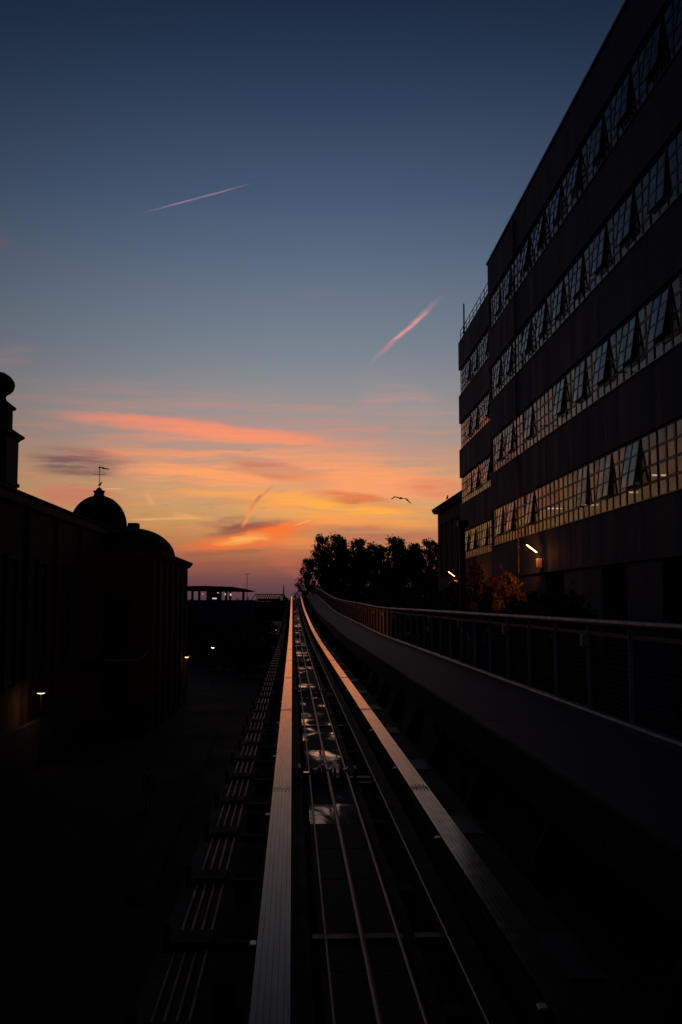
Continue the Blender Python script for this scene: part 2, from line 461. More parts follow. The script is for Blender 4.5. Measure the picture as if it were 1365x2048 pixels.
# wet centre plates: puddles are mirror smooth, the rest rough damp concrete
def wet_material():
    m = bpy.data.materials.new('wet_cover_plate'); m.use_nodes = True
    t = m.node_tree; b = t.nodes['Principled BSDF']
    ge = t.nodes.new('ShaderNodeNewGeometry')
    mp = t.nodes.new('ShaderNodeMapping'); mp.inputs['Scale'].default_value = (1.7, .6, 1)
    t.links.new(ge.outputs['Position'], mp.inputs[0])
    n = t.nodes.new('ShaderNodeTexNoise'); n.inputs['Scale'].default_value = 1.0; n.inputs['Detail'].default_value = 5; n.inputs['Roughness'].default_value = .55; n.inputs['Distortion'].default_value = .6
    t.links.new(mp.outputs[0], n.inputs['Vector'])
    mask = t.nodes.new('ShaderNodeMapRange'); mask.interpolation_type = 'SMOOTHSTEP'
    mask.inputs[1].default_value = .43; mask.inputs[2].default_value = .66
    t.links.new(n.outputs['Fac'], mask.inputs[0])
    spx = t.nodes.new('ShaderNodeSeparateXYZ'); t.links.new(ge.outputs['Position'], spx.inputs[0])
    sag = t.nodes.new('ShaderNodeMapRange'); sag.interpolation_type = 'SMOOTHSTEP'
    sag.inputs[1].default_value = 11.0; sag.inputs[2].default_value = 20.0; sag.inputs[3].default_value = -.13; sag.inputs[4].default_value = 0.0
    t.links.new(spx.outputs[1], sag.inputs[0])
    ad = t.nodes.new('ShaderNodeMath'); ad.operation = 'ADD'
    oi = t.nodes.new('ShaderNodeObjectInfo')
    pr_ = t.nodes.new('ShaderNodeMath'); pr_.operation = 'MULTIPLY_ADD'; pr_.inputs[1].default_value = .34; pr_.inputs[2].default_value = -.22   # some plates hold water, others drain
    t.links.new(oi.outputs['Random'], pr_.inputs[0])
    a0 = t.nodes.new('ShaderNodeMath'); a0.operation = 'ADD'; t.links.new(n.outputs['Fac'], a0.inputs[0]); t.links.new(pr_.outputs[0], a0.inputs[1])
    t.links.new(a0.outputs[0], ad.inputs[0]); t.links.new(sag.outputs[0], ad.inputs[1]); t.links.new(ad.outputs[0], mask.inputs[0])
    cr = t.nodes.new('ShaderNodeMix'); cr.data_type = 'RGBA'
    cr.inputs[6].default_value = (.022, .020, .019, 1); cr.inputs[7].default_value = (.014, .013, .012, 1)
    t.links.new(mask.outputs[0], cr.inputs[0]); t.links.new(cr.outputs[2], b.inputs['Base Color'])
    rr = t.nodes.new('ShaderNodeMapRange'); rr.inputs[3].default_value = .85; rr.inputs[4].default_value = .05
    t.links.new(mask.outputs[0], rr.inputs[0]); t.links.new(rr.outputs[0], b.inputs['Roughness'])
    n2 = t.nodes.new('ShaderNodeTexNoise'); n2.inputs['Scale'].default_value = 30
    t.links.new(ge.outputs['Position'], n2.inputs['Vector'])
    inv = t.nodes.new('ShaderNodeMath'); inv.operation = 'SUBTRACT'; inv.inputs[0].default_value = 1.0
    t.links.new(mask.outputs[0], inv.inputs[1])
    st = t.nodes.new('ShaderNodeMath'); st.operation = 'MULTIPLY_ADD'; st.inputs[1].default_value = .5; st.inputs[2].default_value = .03
    t.links.new(inv.outputs[0], st.inputs[0])
    bp = t.nodes.new('ShaderNodeBump'); bp.inputs['Distance'].default_value = .01
    t.links.new(st.outputs[0], bp.inputs['Strength']); t.links.new(n2.outputs['Fac'], bp.inputs['Height'])
    t.links.new(bp.outputs[0], b.inputs['Normal'])
    b.inputs['IOR'].default_value = 1.33
    return m
M['wet'] = wet_material()

# ------------------------------------------------------------------ height curves
def curve(pts):
    xs = [p[0] for p in pts]; zs = [p[1] for p in pts]; n = len(pts)
    d = [(zs[i+1]-zs[i])/(xs[i+1]-xs[i]) for i in range(n-1)]
    mm = [d[0]] + [0 if d[i-1]*d[i] < 0 else (2*d[i-1]*d[i]/(d[i-1]+d[i]) if d[i-1]+d[i] else 0) for i in range(1, n-1)] + [d[-1]]
    def f(x):
        if x <= xs[0]: return zs[0]
        if x >= xs[-1]: return zs[-1]+mm[-1]*(x-xs[-1])
        i = max(k for k in range(n-1) if xs[k] <= x)
        h = xs[i+1]-xs[i]; t = (x-xs[i])/h
        return (2*t**3-3*t*t+1)*zs[i]+(t**3-2*t*t+t)*h*mm[i]+(-2*t**3+3*t*t)*zs[i+1]+(t**3-t*t)*h*mm[i+1]
    return f
ztrack = curve([(-20, 0), (58, 0), (82, .16), (132, 1.08), (160, 1.8), (205, 3.45), (222, 3.78), (240, 3.6), (290, 2.0)])
zwalk = curve([(-20, .87), (48, .87), (66, 1.05), (103, 1.50), (136.5, 2.40), (173, 3.41), (199, 3.99), (216, 3.9), (249, 3.0), (310, 1.0)])
YS = [2 + 2.5*i for i in range(116)]
GROUND = -6.0

# ------------------------------------------------------------------ ground, path
g = MB(); S = 6000
g.poly([(-S, -S, GROUND), (S, -S, GROUND), (S, S, GROUND), (-S, S, GROUND)])
tag(g.build('ground', M['ground']), kind='structure')
p = MB()
p.prism([(-4.75, 30, GROUND), (-4.05, 30, GROUND), (-4.9, 70, GROUND), (-5.7, 70, GROUND)], (0, 0, .12))
tag(p.build('path_kerb', M['path']), kind='structure')

# ------------------------------------------------------------------ guideway
gw = empty('cable_railway_track', (0, 6, 0), 0, 'raised cable railway track with two pale steel rails running straight to the crest', 'railway track')
def gpart(mb, name, mat, smooth=False, parent=gw):
    o = mb.build(name, mat, parent, smooth)
    if parent is gw: o.location = (0, -6, 0)
    return o
# ribbed running rails
def ribbed(x0, x1, ribs=6):
    w = (x1-x0)/ribs; prof = [(x0, -.05)]
    for k in range(ribs):
        a = x0+k*w
        prof += [(a+.0008, -.006), (a+.0022, 0), (a+w-.0022, 0), (a+w-.0008, -.006)] if ribs else []
    prof += [(x1, -.05)]
    return prof
for x0, x1 in ((-.26, 0.0), (1.67, 1.93)):
    rail = gpart(MB().sweep(ribbed(x0, x1), YS, ztrack), 'running_rail', M['rail'])
    beam = MB().sweep([(x0-.03, -.62), (x0-.03, -.053), (x1+.03, -.053), (x1+.03, -.62)], YS, ztrack)
    gpart(beam, 'rail_beam', M['rail_side'])
    # finger joints across the running surface
    for y in (14.3, 24.6, 34.9, 45.2, 55.5, 65.8, 76.1, 86.4):
        z = ztrack(y)+.0015
        j = MB()
        for k in range(9):
            xa = x0+.012+k*(x1-x0-.024)/9
            off = .06 if k % 2 else -.06
            j.box(xa, xa+.014, y-.16+off, y+.16+off, z, z+.004)
        j.box(x0+.006, x1-.006, y-.006, y+.006, z, z+.003)
        jo = j.build('joint_plate', M['joint'], rail)
# clips on the inner flank of the right rail and left flank of the left one
clip = MB().bbox(-.05, .02, -.06, .06, -.09, -.015, .012).mesh('rail_clip', M['galv'])
for y in [6.7+4.7*k for k in range(16)]:
    link('rail_clip', clip, gw, (1.655, y-6, ztrack(y)))
    link('rail_clip', clip, gw, (-.275, y+1.3-6, ztrack(y+1.3)))
# bed: side slabs and bottom slab
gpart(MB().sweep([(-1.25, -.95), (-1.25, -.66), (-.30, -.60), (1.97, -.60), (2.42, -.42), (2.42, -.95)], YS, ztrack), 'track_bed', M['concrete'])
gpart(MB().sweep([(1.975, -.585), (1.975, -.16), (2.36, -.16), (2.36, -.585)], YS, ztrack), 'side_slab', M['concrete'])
gpart(MB().sweep([(.03, -.59), (.03, -.20), (.16, -.20), (.16, -.59)], YS, ztrack), 'guide_channel', M['rail_side'])
gpart(MB().sweep([(1.32, -.59), (1.32, -.17), (1.50, -.17), (1.50, -.59)], YS, ztrack), 'guide_channel', M['rail_side'])
gpart(MB().sweep([(.96, -.59), (.96, -.22), (1.05, -.22), (1.05, -.59)], YS, ztrack), 'guide_channel', M['rail_side'])
# central cover plates, each its own piece, wet with puddles
rng = random.Random(5)
plate = MB().bbox(.235, .945, -.645, .645, -.36, -.26, .008).mesh('cover_plate', M['wet'])
y = 6.1
for k in range(120):
    o = link('cover_plate', plate, gw, (rng.uniform(-.004, .004), y-6, ztrack(y)+rng.uniform(-.004, .004)))
    o.rotation_euler = (math.atan((ztrack(y+.6)-ztrack(y-.6))/1.2)+rng.uniform(-.0012, .0012), rng.uniform(-.0025, .0025), 0)
    y += 1.30
# cross ties under the ropes
tie = MB().bbox(.17, 1.31, -.07, .07, -.32, -.235, .01).mesh('cross_tie', M['darksteel'])
for k in range(24):
    y = 8.8+7.3*k
    link('cross_tie', tie, gw, (0, y-6, ztrack(y)))
# debris ridge pieces: small blocks and fixings along the flanks
fix = MB().bbox(-.09, .09, -.14, .14, -.60, -.30, .02).mesh('anchor_block', M['concrete'])
for k in range(44):
    y = 7.4+3.1*k
    link('anchor_block', fix, gw, (1.16, y-6, ztrack(y)))
    link('anchor_block', fix, gw, (-.52, y+.8-6, ztrack(y+.8)-.05))
for k in range(30):
    y = 8+4.6*k
    link('drain_grate', MB().bbox(2.02, 2.30, y-.5, y+.5, -.158, -.142, .004).mesh('drain_grate', M['darksteel']), gw, (0, -6, ztrack(y)))
# rope sheave sets
def sheave_set(y):
    z = ztrack(y)
    fr = MB()
    fr.box(.10, 1.28, -.09, .09, -.25, -.205)
    fr.box(.10, .15, -.2, .2, -.25, -.02); fr.box(.68, .71, -.16, .16, -.25, -.05); fr.box(1.0, 1.04, -.16, .16, -.25, -.05)
    fr.box(.44, .47, -.16, .16, -.25, -.03)
    o = fr.build('sheave_bracket', M['darksteel'], gw); o.location = (0, y-6, z)
    for x in (.365, .585, .845):
        r = MB(); prof = [(.02, -.075), (.10, -.072), (.115, -.06), (.085, -.03), (.075, 0), (.085, .03), (.115, .06), (.10, .072), (.02, .075)]
        r.lathe(prof, 20)
        w = r.build('sheave', M['roller'], o, True); w.location = (x, 0, -.155); w.rotation_euler = (0, R(90), 0)
    pin = MB().tube([(.50, -.03, -.2), (.50, -.03, .0)], [.022, .016], 8).build('guide_pin', M['roller'], o, True)
    st = MB()
    for k in range(3): st.bbox(.17, .31, -.22+.15*k, -.12+.15*k, -.24, -.10-.02*k, .02)
    st.build('sheave_mount', M['roller'], o)
for y in (16.4, 31.0, 46.5, 62, 77.5, 93, 108.5, 124, 139.5, 155): sheave_set(y)

# ropes are things of their own
def rope(x, z, r, name, label, mat=M['cable'], twist=True):
    mb = MB().sweep([(x+r*math.cos(a), z+r*math.sin(a)) for a in [-2*math.pi*k/8 for k in range(8)]], YS, ztrack)
    o = mb.build(name, mat, None, True)
    tag(o, label, 'cable', 'ropes between the rails')
    return o
rope(.285, -.13, .012, 'haul_cable', 'thin steel cable nearest the left rail, just right of it')
rope(.575, -.115, .026, 'haul_cable', 'thickest braided steel cable down the middle of the wet plates')
rope(.88, -.125, .020, 'haul_cable', 'dark braided cable along the right edge of the wet plates')
rope(1.28, -.12, .013, 'haul_cable', 'thin pale cable nearest the right rail, left of it')

# conduit run on brackets left of the track
cr = empty('conduit_run', (-.75, 6, 0), 0, 'four parallel grey conduits on dark cross brackets left of the left rail', 'conduits')
for x in (-.88, -.80, -.72, -.64):
    mb = MB().sweep([(x-.017, -.02), (x-.017, .01), (x-.008, .018), (x+.008, .018), (x+.017, .01), (x+.017, -.02)], YS[:80], ztrack)
    o = mb.build('conduit', M['conduit'], cr); o.location = (.75, -6, -.06)
br = MB().box(-1.02, -.29, -.05, .05, -.17, -.10).box(-1.02, -.97, -.05, .05, -.17, .05)
br.box(-.91, -.61, -.34, -.03, -.07, .004)
brm = br.mesh('bracket', M['rail_side'])
y = 6.55
while y < 190:
    o = link('bracket', brm, cr, (.75+rng.uniform(-.012, .012), y-6+rng.uniform(-.05, .05), ztrack(y)-.02)); o.rotation_euler = (0, rng.uniform(-.01, .01), rng.uniform(-.02, .02)); y += 1.83

# ------------------------------------------------------------------ walkway (structure) and railing
XI, XO = 2.65, 4.60
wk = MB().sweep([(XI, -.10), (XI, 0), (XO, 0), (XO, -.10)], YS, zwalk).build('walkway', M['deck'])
tag(wk, kind='structure')
# deck planks of grating, set slightly proud, in the near part
pl = MB().bbox(XI+.06, XO-.12, -.2975, .2975, .004, .014, .002).mesh('grating_panel', M['deck'])
y = 6.5
for k in range(150):
    o = link('grating_panel', pl, wk, (0, y, zwalk(y)+rng.uniform(-.0015, .0015)))
    o.rotation_euler = (math.atan((zwalk(y+.3)-zwalk(y-.3))/.6), 0, 0)
    y += .60
# fascia panels facing the track
y = 4.6
k = 0
while y < 200:
    z = zwalk(y+1.9); h = .42+.03*(k % 2)
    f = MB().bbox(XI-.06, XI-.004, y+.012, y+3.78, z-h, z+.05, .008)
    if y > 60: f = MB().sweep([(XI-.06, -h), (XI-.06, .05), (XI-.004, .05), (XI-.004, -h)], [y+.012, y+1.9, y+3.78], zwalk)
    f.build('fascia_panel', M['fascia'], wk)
    y += 3.8; k += 1
MB().sweep([(XI+.25, -.55), (XI+.25, -.10), (XO-.1, -.10), (XO-.1, -.55)], YS, zwalk).build('walkway_beam', M['rail_side'], wk)
arm = MB().prism([(2.38, -.05, -.5), (2.8, -.05, -.5), (2.95, -.05, .30), (2.75, -.05, .30)], (0, .1, 0)).mesh('support_arm', M['rail_side'])
for k in range(40):
    y = 7+3.8*k
    link('support_arm', arm, wk, (0, y, ztrack(y)))

rl = empty('railing', (XO, 10, .87), 0, 'long grey walkway railing with thick round handrail and wire infill', 'railing')
def rp(mb, name, mat, smooth=False):
    o = mb.build(name, mat, rl, smooth); o.location = (-XO, -10, -.87); return o
HX = XO-.02
def circ(x, z, r, n=10): return [(x+r*math.cos(-2*math.pi*k/n), z+r*math.sin(-2*math.pi*k/n)) for k in range(n)]
YR = [4+2.0*i for i in range(130)]
rp(MB().sweep(circ(HX, 1.42, .056, 12), YR, zwalk), 'handrail', M['rail_paint'], True)
rp(MB().sweep([(HX-.012, 1.23), (HX-.012, 1.285), (HX+.012, 1.285), (HX+.012, 1.23)], YR, zwalk), 'upper_rail', M['rail_paint'])
rp(MB().sweep([(XO-.16, 0.004), (XO-.16, .09), (XO-.13, .12), (XO-.03, .12), (XO, .09), (XO, -.1)], YR, zwalk), 'kerb_rail', M['rail_paint'])
wires = MB()
for k in range(15):
    zz = .19+.069*k
    wires.sweep([(HX-.002, zz), (HX, zz+.002), (HX+.002, zz), (HX, zz-.002)], YR, zwalk)
tag(rp(wires, 'wire_infill', M['darksteel']), kind='stuff')
post = MB().box(-.03, .03, -.012, .012, .1, 1.38).box(-.012, .012, .028, .034, .1, 1.25).mesh('post', M['post'])
boxm = MB().bbox(-.11, .0, -.08, .08, 1.05, 1.23, .012).mesh('light_box', M['lightbox'])
sagm = MB().tube([(-.05, -.01, 1.06), (-.055, .02, .75), (-.04, -.02, .4), (-.03, .0, .13)], .009, 6).mesh('box_cable', M['rail_paint'])
y = 15.4-1.94*3
k = -3
while y < 200:
    o = link('post', post, rl, (HX-XO, y-10, zwalk(y)-.87))
    if k % 3 == 0:
        b = link('light_box', boxm, o)
        link('box_cable', sagm, o)
    y += 1.94; k += 1

# ------------------------------------------------------------------ right: factory-like office block
A = R(.86)
# local frame: x = u (along face, toward camera), y = depth into the building (positive), z up
ux = Vector((-math.sin(A), -math.cos(A), 0)); nin = Vector((math.cos(A), -math.sin(A), 0))
BM = Matrix(((ux.x, nin.x, 0, 11.08), (ux.y, nin.y, 0, 55), (0, 0, 1, 0), (0, 0, 0, 1)))
MOD = 1.455; ROWH = 2.03; ROWS = (5.66, 9.66, 13.70, 17.72); ROOF = 21.72

def xf(mb, off=0.0):
    out = MB(); out.v = [tuple(BM @ Vector((x, y+off, z))) for x, y, z in mb.v]
    out.f = list(mb.f)
    return out

def frame_fixed():
    m = MB(); d0, d1 = -.022, .05
    for x in (0.0, MOD/2, MOD): m.box(x-.05, x+.05, d0, d1, 0, ROWH)
    for k in range(5):
        z = ROWH*k/4; h = .042 if 0 < k < 4 else .065
        zz0, zz1 = max(0, z-h), min(ROWH, z+h)
        for x in (0, MOD/2): m.box(x+.051, x+MOD/2-.051, d0+.004, d1-.004, zz0, zz1)
    return m
def frame_open():
    m = MB(); d0, d1 = -.022, .05
    for x in (0.0, MOD): m.box(x-.05, x+.05, d0, d1, 0, ROWH)
    m.box(MOD/2-.05, MOD/2+.05, d0, d1, 0, ROWH/4)
    for x in (0, MOD/2):
        m.box(x+.051, x+MOD/2-.051, d0+.004, d1-.004, 0, .045)
        m.box(x+.051, x+MOD/2-.051, d0+.004, d1-.004, ROWH/4-.03, ROWH/4+.02)
    m.box(.051, MOD-.051, d0+.004, d1-.004, ROWH-.045, ROWH)
    return m
def sash():
    """hinged at the top edge (origin), hanging down to -1.5"""
    H = ROWH*.75-.05; m = MB()
    for x in (.05, MOD/2, MOD-.05): m.box(x-.038, x+.038, -.012, .03, -H, 0)
    for k in range(4):
        z = -H*k/3
        for x0, x1 in ((.089, MOD/2-.039), (MOD/2+.039, MOD-.089)): m.box(x0, x1, -.005, .026, z-.032 if k < 3 else z, z+.032 if k else z)
    return m, H

def local_mesh(mb, name, mat):
    """mesh in the local frame: x along the face, y into the building, z up"""
    return mb.mesh(name, mat)
ROTZ = math.atan2(ux.y, ux.x)     # local x along u, local y = depth
def bpos(u, depth, z, base=Vector((0, 0, 0))):
    return Vector((11.08, 55, 0)) + ux*u + nin*depth + Vector((0, 0, z)) - base

fixed_m = local_mesh(frame_fixed(), 'window', M['frame'])
open_m = local_mesh(frame_open(), 'window', M['frame'])
sash_mb, SH = sash()
sash_m = local_mesh(sash_mb, 'sash', M['frame'])
pw = MOD/2-.05; ph = ROWH/4-.045
pane_m = MB().box(-pw/2, pw/2, -.003, .003, -ph/2, ph/2).mesh('pane', M['glass'])
pane_s = MB().box(-.302, .302, -.003, .003, -.222, .222).mesh('pane', M['glass'])

def window_block(root, u0, n_mod, opens, depth, single_from, rng):
    rest = MB()
    def add_pane(win, wloc, local, tilt, small, individual):
        rx = tilt+rng.gauss(0, R(.5)); rz = rng.gauss(0, R(.4))
        if individual:
            link('pane', pane_s if small else pane_m, win, local, (rx, 0, rz))
        else:
            Mx = Matrix.Translation(wloc) @ Matrix.Rotation(ROTZ, 4, 'Z') @ Matrix.Translation(local) @ Matrix.Rotation(rz, 4, 'Z') @ Matrix.Rotation(rx, 4, 'X')
            w, h = (.302, .222) if small else (pw/2, ph/2)
            n = len(rest.v)
            rest.v += [tuple(Mx @ Vector(q)) for q in ((-w, 0, -h), (w, 0, -h), (w, 0, h), (-w, 0, h))]
            rest.f.append((n, n+1, n+2, n+3))
    for ri, zb in enumerate(ROWS):
        for k in range(n_mod):
            u = u0+k*MOD
            wl = bpos(u, depth, zb)
            op = k in opens[ri]
            w = link('window', open_m if op else fixed_m, root)
            w.matrix_parent_inverse = root.matrix_world.inverted()
            w.location = wl; w.rotation_euler = (0, 0, ROTZ)
            ind = k >= single_from
            rows = (0,) if op else (0, 1, 2, 3)
            for r in rows:
                for c in (0, 1):
                    add_pane(w, wl, Vector((MOD/4+c*MOD/2, .0, ROWH*(r+.5)/4)), 0, False, ind)
            if op:
                # sash swung outward at the bottom
                ang = -R(rng.choice((4.0, 6.2, 7.0, 7.6, 8.4, 10.2))+rng.uniform(-.5, .5))
                sl = Vector((0, -.012, ROWH-.05))
                s = link('sash', sash_m, w, sl, (ang, 0, 0))
                rm = Matrix.Translation(sl) @ Matrix.Rotation(ang, 4, 'X')
                for r in range(3):
                    for c in (0, 1):
                        q = rm @ Vector((MOD/4+c*(MOD/2)+(.012 if c == 0 else -.012), .006, -SH*(r+.5)/3))
                        add_pane(w, wl, q, ang, True, ind)
    if rest.f:
        o = rest.build('pane', M['glass'], root)
        o.matrix_parent_inverse = root.matrix_world.inverted()
        tag(o, kind='stuff')

def block_part(root, mb, name, mat, depth=0.0):
    o = xf(mb, depth).build(name, mat, root)
    o.matrix_parent_inverse = root.matrix_world.inverted()
    return o

bl = empty('office_building', (11.08, 55, GROUND), 0, 'tall dark office block with four bands of small-paned windows and tilted open sashes', 'building')
bpy.context.view_layer.update()
NM = 22; UL = NM*MOD
rngb = random.Random(11)
opens = [{1, 3, 6, 12, 14, 16, 20}, {1, 3, 6, 10, 12, 14, 16, 18, 20}, {1, 3, 6, 8, 10, 12, 14, 16, 18, 20}, {1, 3, 6, 8, 10, 12, 14, 16, 18, 20}]
window_block(bl, .12, NM, opens, 0.05, 13, rngb)
edges = [3.98] + [v for zb in ROWS for v in (zb, zb+ROWH)] + [ROOF]
for i in range(0, len(edges), 2):
    block_part(bl, MB().box(0, UL+.3, -.02, .26, edges[i]+.01, edges[i+1]-.01), 'wall', M['void'])
    u = 0.0
    while u < UL+.2:
        e = min(UL+.3, u+MOD*3)
        z0_, z1_ = edges[i], edges[i+1]
        dd = rngb.uniform(0, .007)
        block_part(bl, MB().box(u+.006, e-.006, -.06-dd, -.021, z0_, z1_), 'wall_panel', M['bwall'])
        u = e
for zb in ROWS:
    block_part(bl, MB().box(.02, UL+.2, -.11, .04, zb-.012, zb+.014), 'window_sill', M['sill'])
    block_part(bl, MB().box(.0, .119, -.03, .25, zb+.002, zb+ROWH-.002), 'corner_pier', M['bwall'])
# ground floor with garage openings, ledge above them
block_part(bl, MB().box(0, UL+.3, -.12, .2, 3.86, 3.975), 'ledge', M['bwall'])
for a, b in ((0, 4), (7.2, 12.2), (15.5, 20.7), (23.35, 26.55), (30, UL+.3)):
    block_part(bl, MB().box(a, b, -.02, .3, GROUND, 3.855), 'pier', M['bwall'])
block_part(bl, MB().box(0, UL+.3, 1.4, 1.6, GROUND, 3.85), 'garage_door', M['void'])
block_part(bl, MB().box(0, UL+.3, 15, 15.3, GROUND, ROOF), 'back_wall', M['bwall'])
block_part(bl, MB().box(-.25, 0, .0, 15.3, GROUND, ROOF), 'end_wall', M['bwall'])
block_part(bl, MB().box(UL+.3, UL+.55, .0, 15.3, GROUND, ROOF), 'end_wall', M['bwall'])
block_part(bl, MB().box(-.05, UL+.3, .27, 15, ROOF-.5, ROOF-.25), 'roof', M['interior'])
for z in (4.0, 8.2, 12.3, 16.3):
    block_part(bl, MB().box(.01, UL+.29, .27, 14.99, z, z+.25), 'floor_slab', M['interior'])
for z in (4.3, 8.5, 12.6, 16.6):
    for u in (4, 12, 20, 28):
        block_part(bl, MB().box(u-.2, u+.2, 6, 6.4, z, z+3.7), 'column', M['interior'])
block_part(bl, MB().box(-.1, UL+.4, -.13, .35, ROOF, ROOF+.10), 'coping', M['sill'])
# downpipe
dp = MB().tube([(7.5, -.13, 4.0), (7.5, -.13, 21.4)], .045, 8)
for z in (5.2, 8.6, 12.7, 16.7, 20.6): dp.box(7.42, 7.58, -.17, -.06, z, z+.06)
block_part(bl, dp, 'downpipe', M['sill'])
for u, z in ((13.5, 10.05), (5.1, 9.85), (23.9, 9.95)):
    block_part(bl, MB().tube([(u, .0, z), (u, -.42, z)], .022, 6), 'rod_bracket', M['frame'])
# ceiling tubes inside the first floor, seen through the lowest band
tb = MB().box(-.04, .04, -.45, .45, -.03, .03).mesh('ceiling_tube', M['tube'])
for (X, Y, Z) in ((16.2, 61, 7.75), (15.95, 52.8, 7.8), (15.95, 46.6, 7.8), (15.1, 40.2, 7.8), (18.5, 53, 7.7), (18.2, 47, 7.7)):
    if Y > 54.5: Y = 54.4; X = 14.4
    o = link('ceiling_tube', tb, bl)
    o.matrix_parent_inverse = bl.matrix_world.inverted()
    o.location = (X, Y, Z); o.rotation_euler = (0, 0, R(90))
tb2 = MB().box(-.25, .25, -.03, .03, -.02, .02).mesh('ceiling_tube', M['tube'])
for (X, Y, Z) in ((13.2, 44.4, 20.7), (13.2, 45.6, 20.7)):
    o = link('ceiling_tube', tb2, bl); o.matrix_parent_inverse = bl.matrix_world.inverted(); o.location = (X, Y, Z)
# rooftop antenna rods and loop
an = MB().tube([(4.9, .4, ROOF), (4.9, .4, ROOF+1.05)], .03, 6)
block_part(bl, an, 'antenna_rod', M['iron'])
lp = MB().tube([(7.4+.35*math.cos(t), .2, ROOF+.1+.5*math.sin(t)) for t in [math.pi*k/10 for k in range(11)]], .012, 5)
block_part(bl, lp, 'cable_loop', M['iron'])

# set-back lower wing at the far end
wg = empty('office_wing', (12, 65, GROUND), 0, 'narrow set-back wing with rooftop railing beyond the far corner of the tall office block', 'building')
bpy.context.view_layer.update()
W0 = -17.6; WN = 11; WD = 1.02
wop = [{1, 3, 6}, {2, 4, 7}, {2, 4, 7}, {2, 4, 7}]
window_block(wg, W0+.15, WN, wop, WD+.05, 99, rngb)
ed = [GROUND] + [v for zb in ROWS for v in (zb, zb+ROWH)] + [ROOF+.1]
for i in range(0, len(ed), 2):
    block_part(wg, MB().box(W0-.12, -.27, WD-.08, WD+.26, ed[i], ed[i+1]), 'wall', M['bwall'])
block_part(wg, MB().box(W0-.1, W0+.11, WD+.27, 14, GROUND, ROOF+.1), 'end_wall', M['bwall'])
block_part(wg, MB().box(W0+.12, -.27, 12, 12.3, GROUND, ROOF), 'back_wall', M['bwall'])
block_part(wg, MB().box(W0+.12, -.27, WD+.27, 11.99, ROOF-.4, ROOF-.2), 'roof', M['interior'])
for zb in ROWS:
    block_part(wg, MB().box(W0+.06, -.3, WD-.12, WD+.04, zb-.012, zb+.014), 'window_sill', M['sill'])
    block_part(wg, MB().box(W0+.115, -.3, WD+.27, 11.98, zb-.9, zb-.65), 'floor_slab', M['interior'])
rr = MB()
for z in (.55, .95): rr.tube([(W0+.1, WD+.05, ROOF+z), (-.3, WD+.05, ROOF+z)], .028, 6)
block_part(wg, rr, 'roof_rail', M['iron'])
for k in range(13):
    u = W0+.1+k*1.45
    block_part(wg, MB().tube([(u, WD+.05, ROOF+.1), (u, WD+.05, ROOF+.95)], .024, 6), 'roof_rail_post', M['iron'])
block_part(wg, MB().tube([(W0+.35, WD+.3, ROOF), (W0+.35, WD+.3, ROOF+3.0)], [.075, .055], 6), 'antenna_rod', M['iron'])

# ------------------------------------------------------------------ old building behind the wing
ob = empty('old_building', (14, 100, GROUND), 0, 'old brick building with projecting cornice and sloping roof behind the office wing', 'building')
def opart(mb, name, mat, smooth=False):
    o = mb.build(name, mat, ob, smooth); o.location = (-14, -100, -GROUND); return o
opart(MB().box(13.9, 30, 78, 95, GROUND, 11.0), 'wall', M['brick'])
opart(MB().prism([(13.6, 95.5, 11.0), (13.45, 95.7, 11.25), (13.45, 95.7, 11.42), (30, 95.7, 11.42), (30, 95.5, 11.0)], (0, -18.2, 0)), 'cornice', M['stone'])
opart(MB().prism([(13.35, 95.8, 11.43), (30, 95.8, 11.43), (30, 95.8, 14.5), (22, 95.8, 14.8)], (0, -18.3, 0)), 'roof', M['tile'])
for k in range(5):
    y = 93-3.1*k
    w = opart(MB().box(13.86, 13.95, y-.55, y+.55, 5.2, 9.6), 'window', M['void'])
    s = MB().box(13.75, 13.93, y-.7, y+.7, 5.0, 5.19).build('window_sill', M['stone'], w)
    h = MB().box(13.78, 13.93, y-.7, y+.7, 9.61, 9.85).build('lintel', M['stone'], w)
    w2 = opart(MB().box(13.86, 13.95, y-.5, y+.5, -1.2, 2.6), 'window', M['void'])
opart(MB().box(13.8, 13.9, 78, 95, 3.6, 3.85), 'string_course', M['stone'])
fx = MB().tube([(13.9, 94.6, 8.0), (13.4, 94.9, 8.05), (12.9, 95, 8.15)], .035, 6).bbox(13.45, 13.75, 94.6, 95.0, 7.3, 7.95, .04)
opart(fx, 'bracket_lamp', M['iron'])

# ------------------------------------------------------------------ trees
def leaf_quads(mb, c, n, spread, size, rng):
    for _ in range(n):
        v = Vector((rng.gauss(0, 1), rng.gauss(0, 1), rng.gauss(0, 1)))
        v = v.normalized() * (rng.random() ** .45)
        p = c + Vector((v.x*spread[0], v.y*spread[1], v.z*spread[2]))
        a = Vector((rng.gauss(0, 1), rng.gauss(0, 1), rng.gauss(0, .7))).normalized()
        b = a.cross(Vector((rng.gauss(0, 1), rng.gauss(0, 1), rng.gauss(0, 1)))).normalized()
        s = size*rng.uniform(.6, 1.25)
        k = len(mb.v)
        mb.v += [tuple(p-a*s), tuple(p+b*s*.55+a*s*.1), tuple(p+a*s), tuple(p-b*s*.55+a*s*.1)]
        mb.f.append((k, k+1, k+2, k+3))

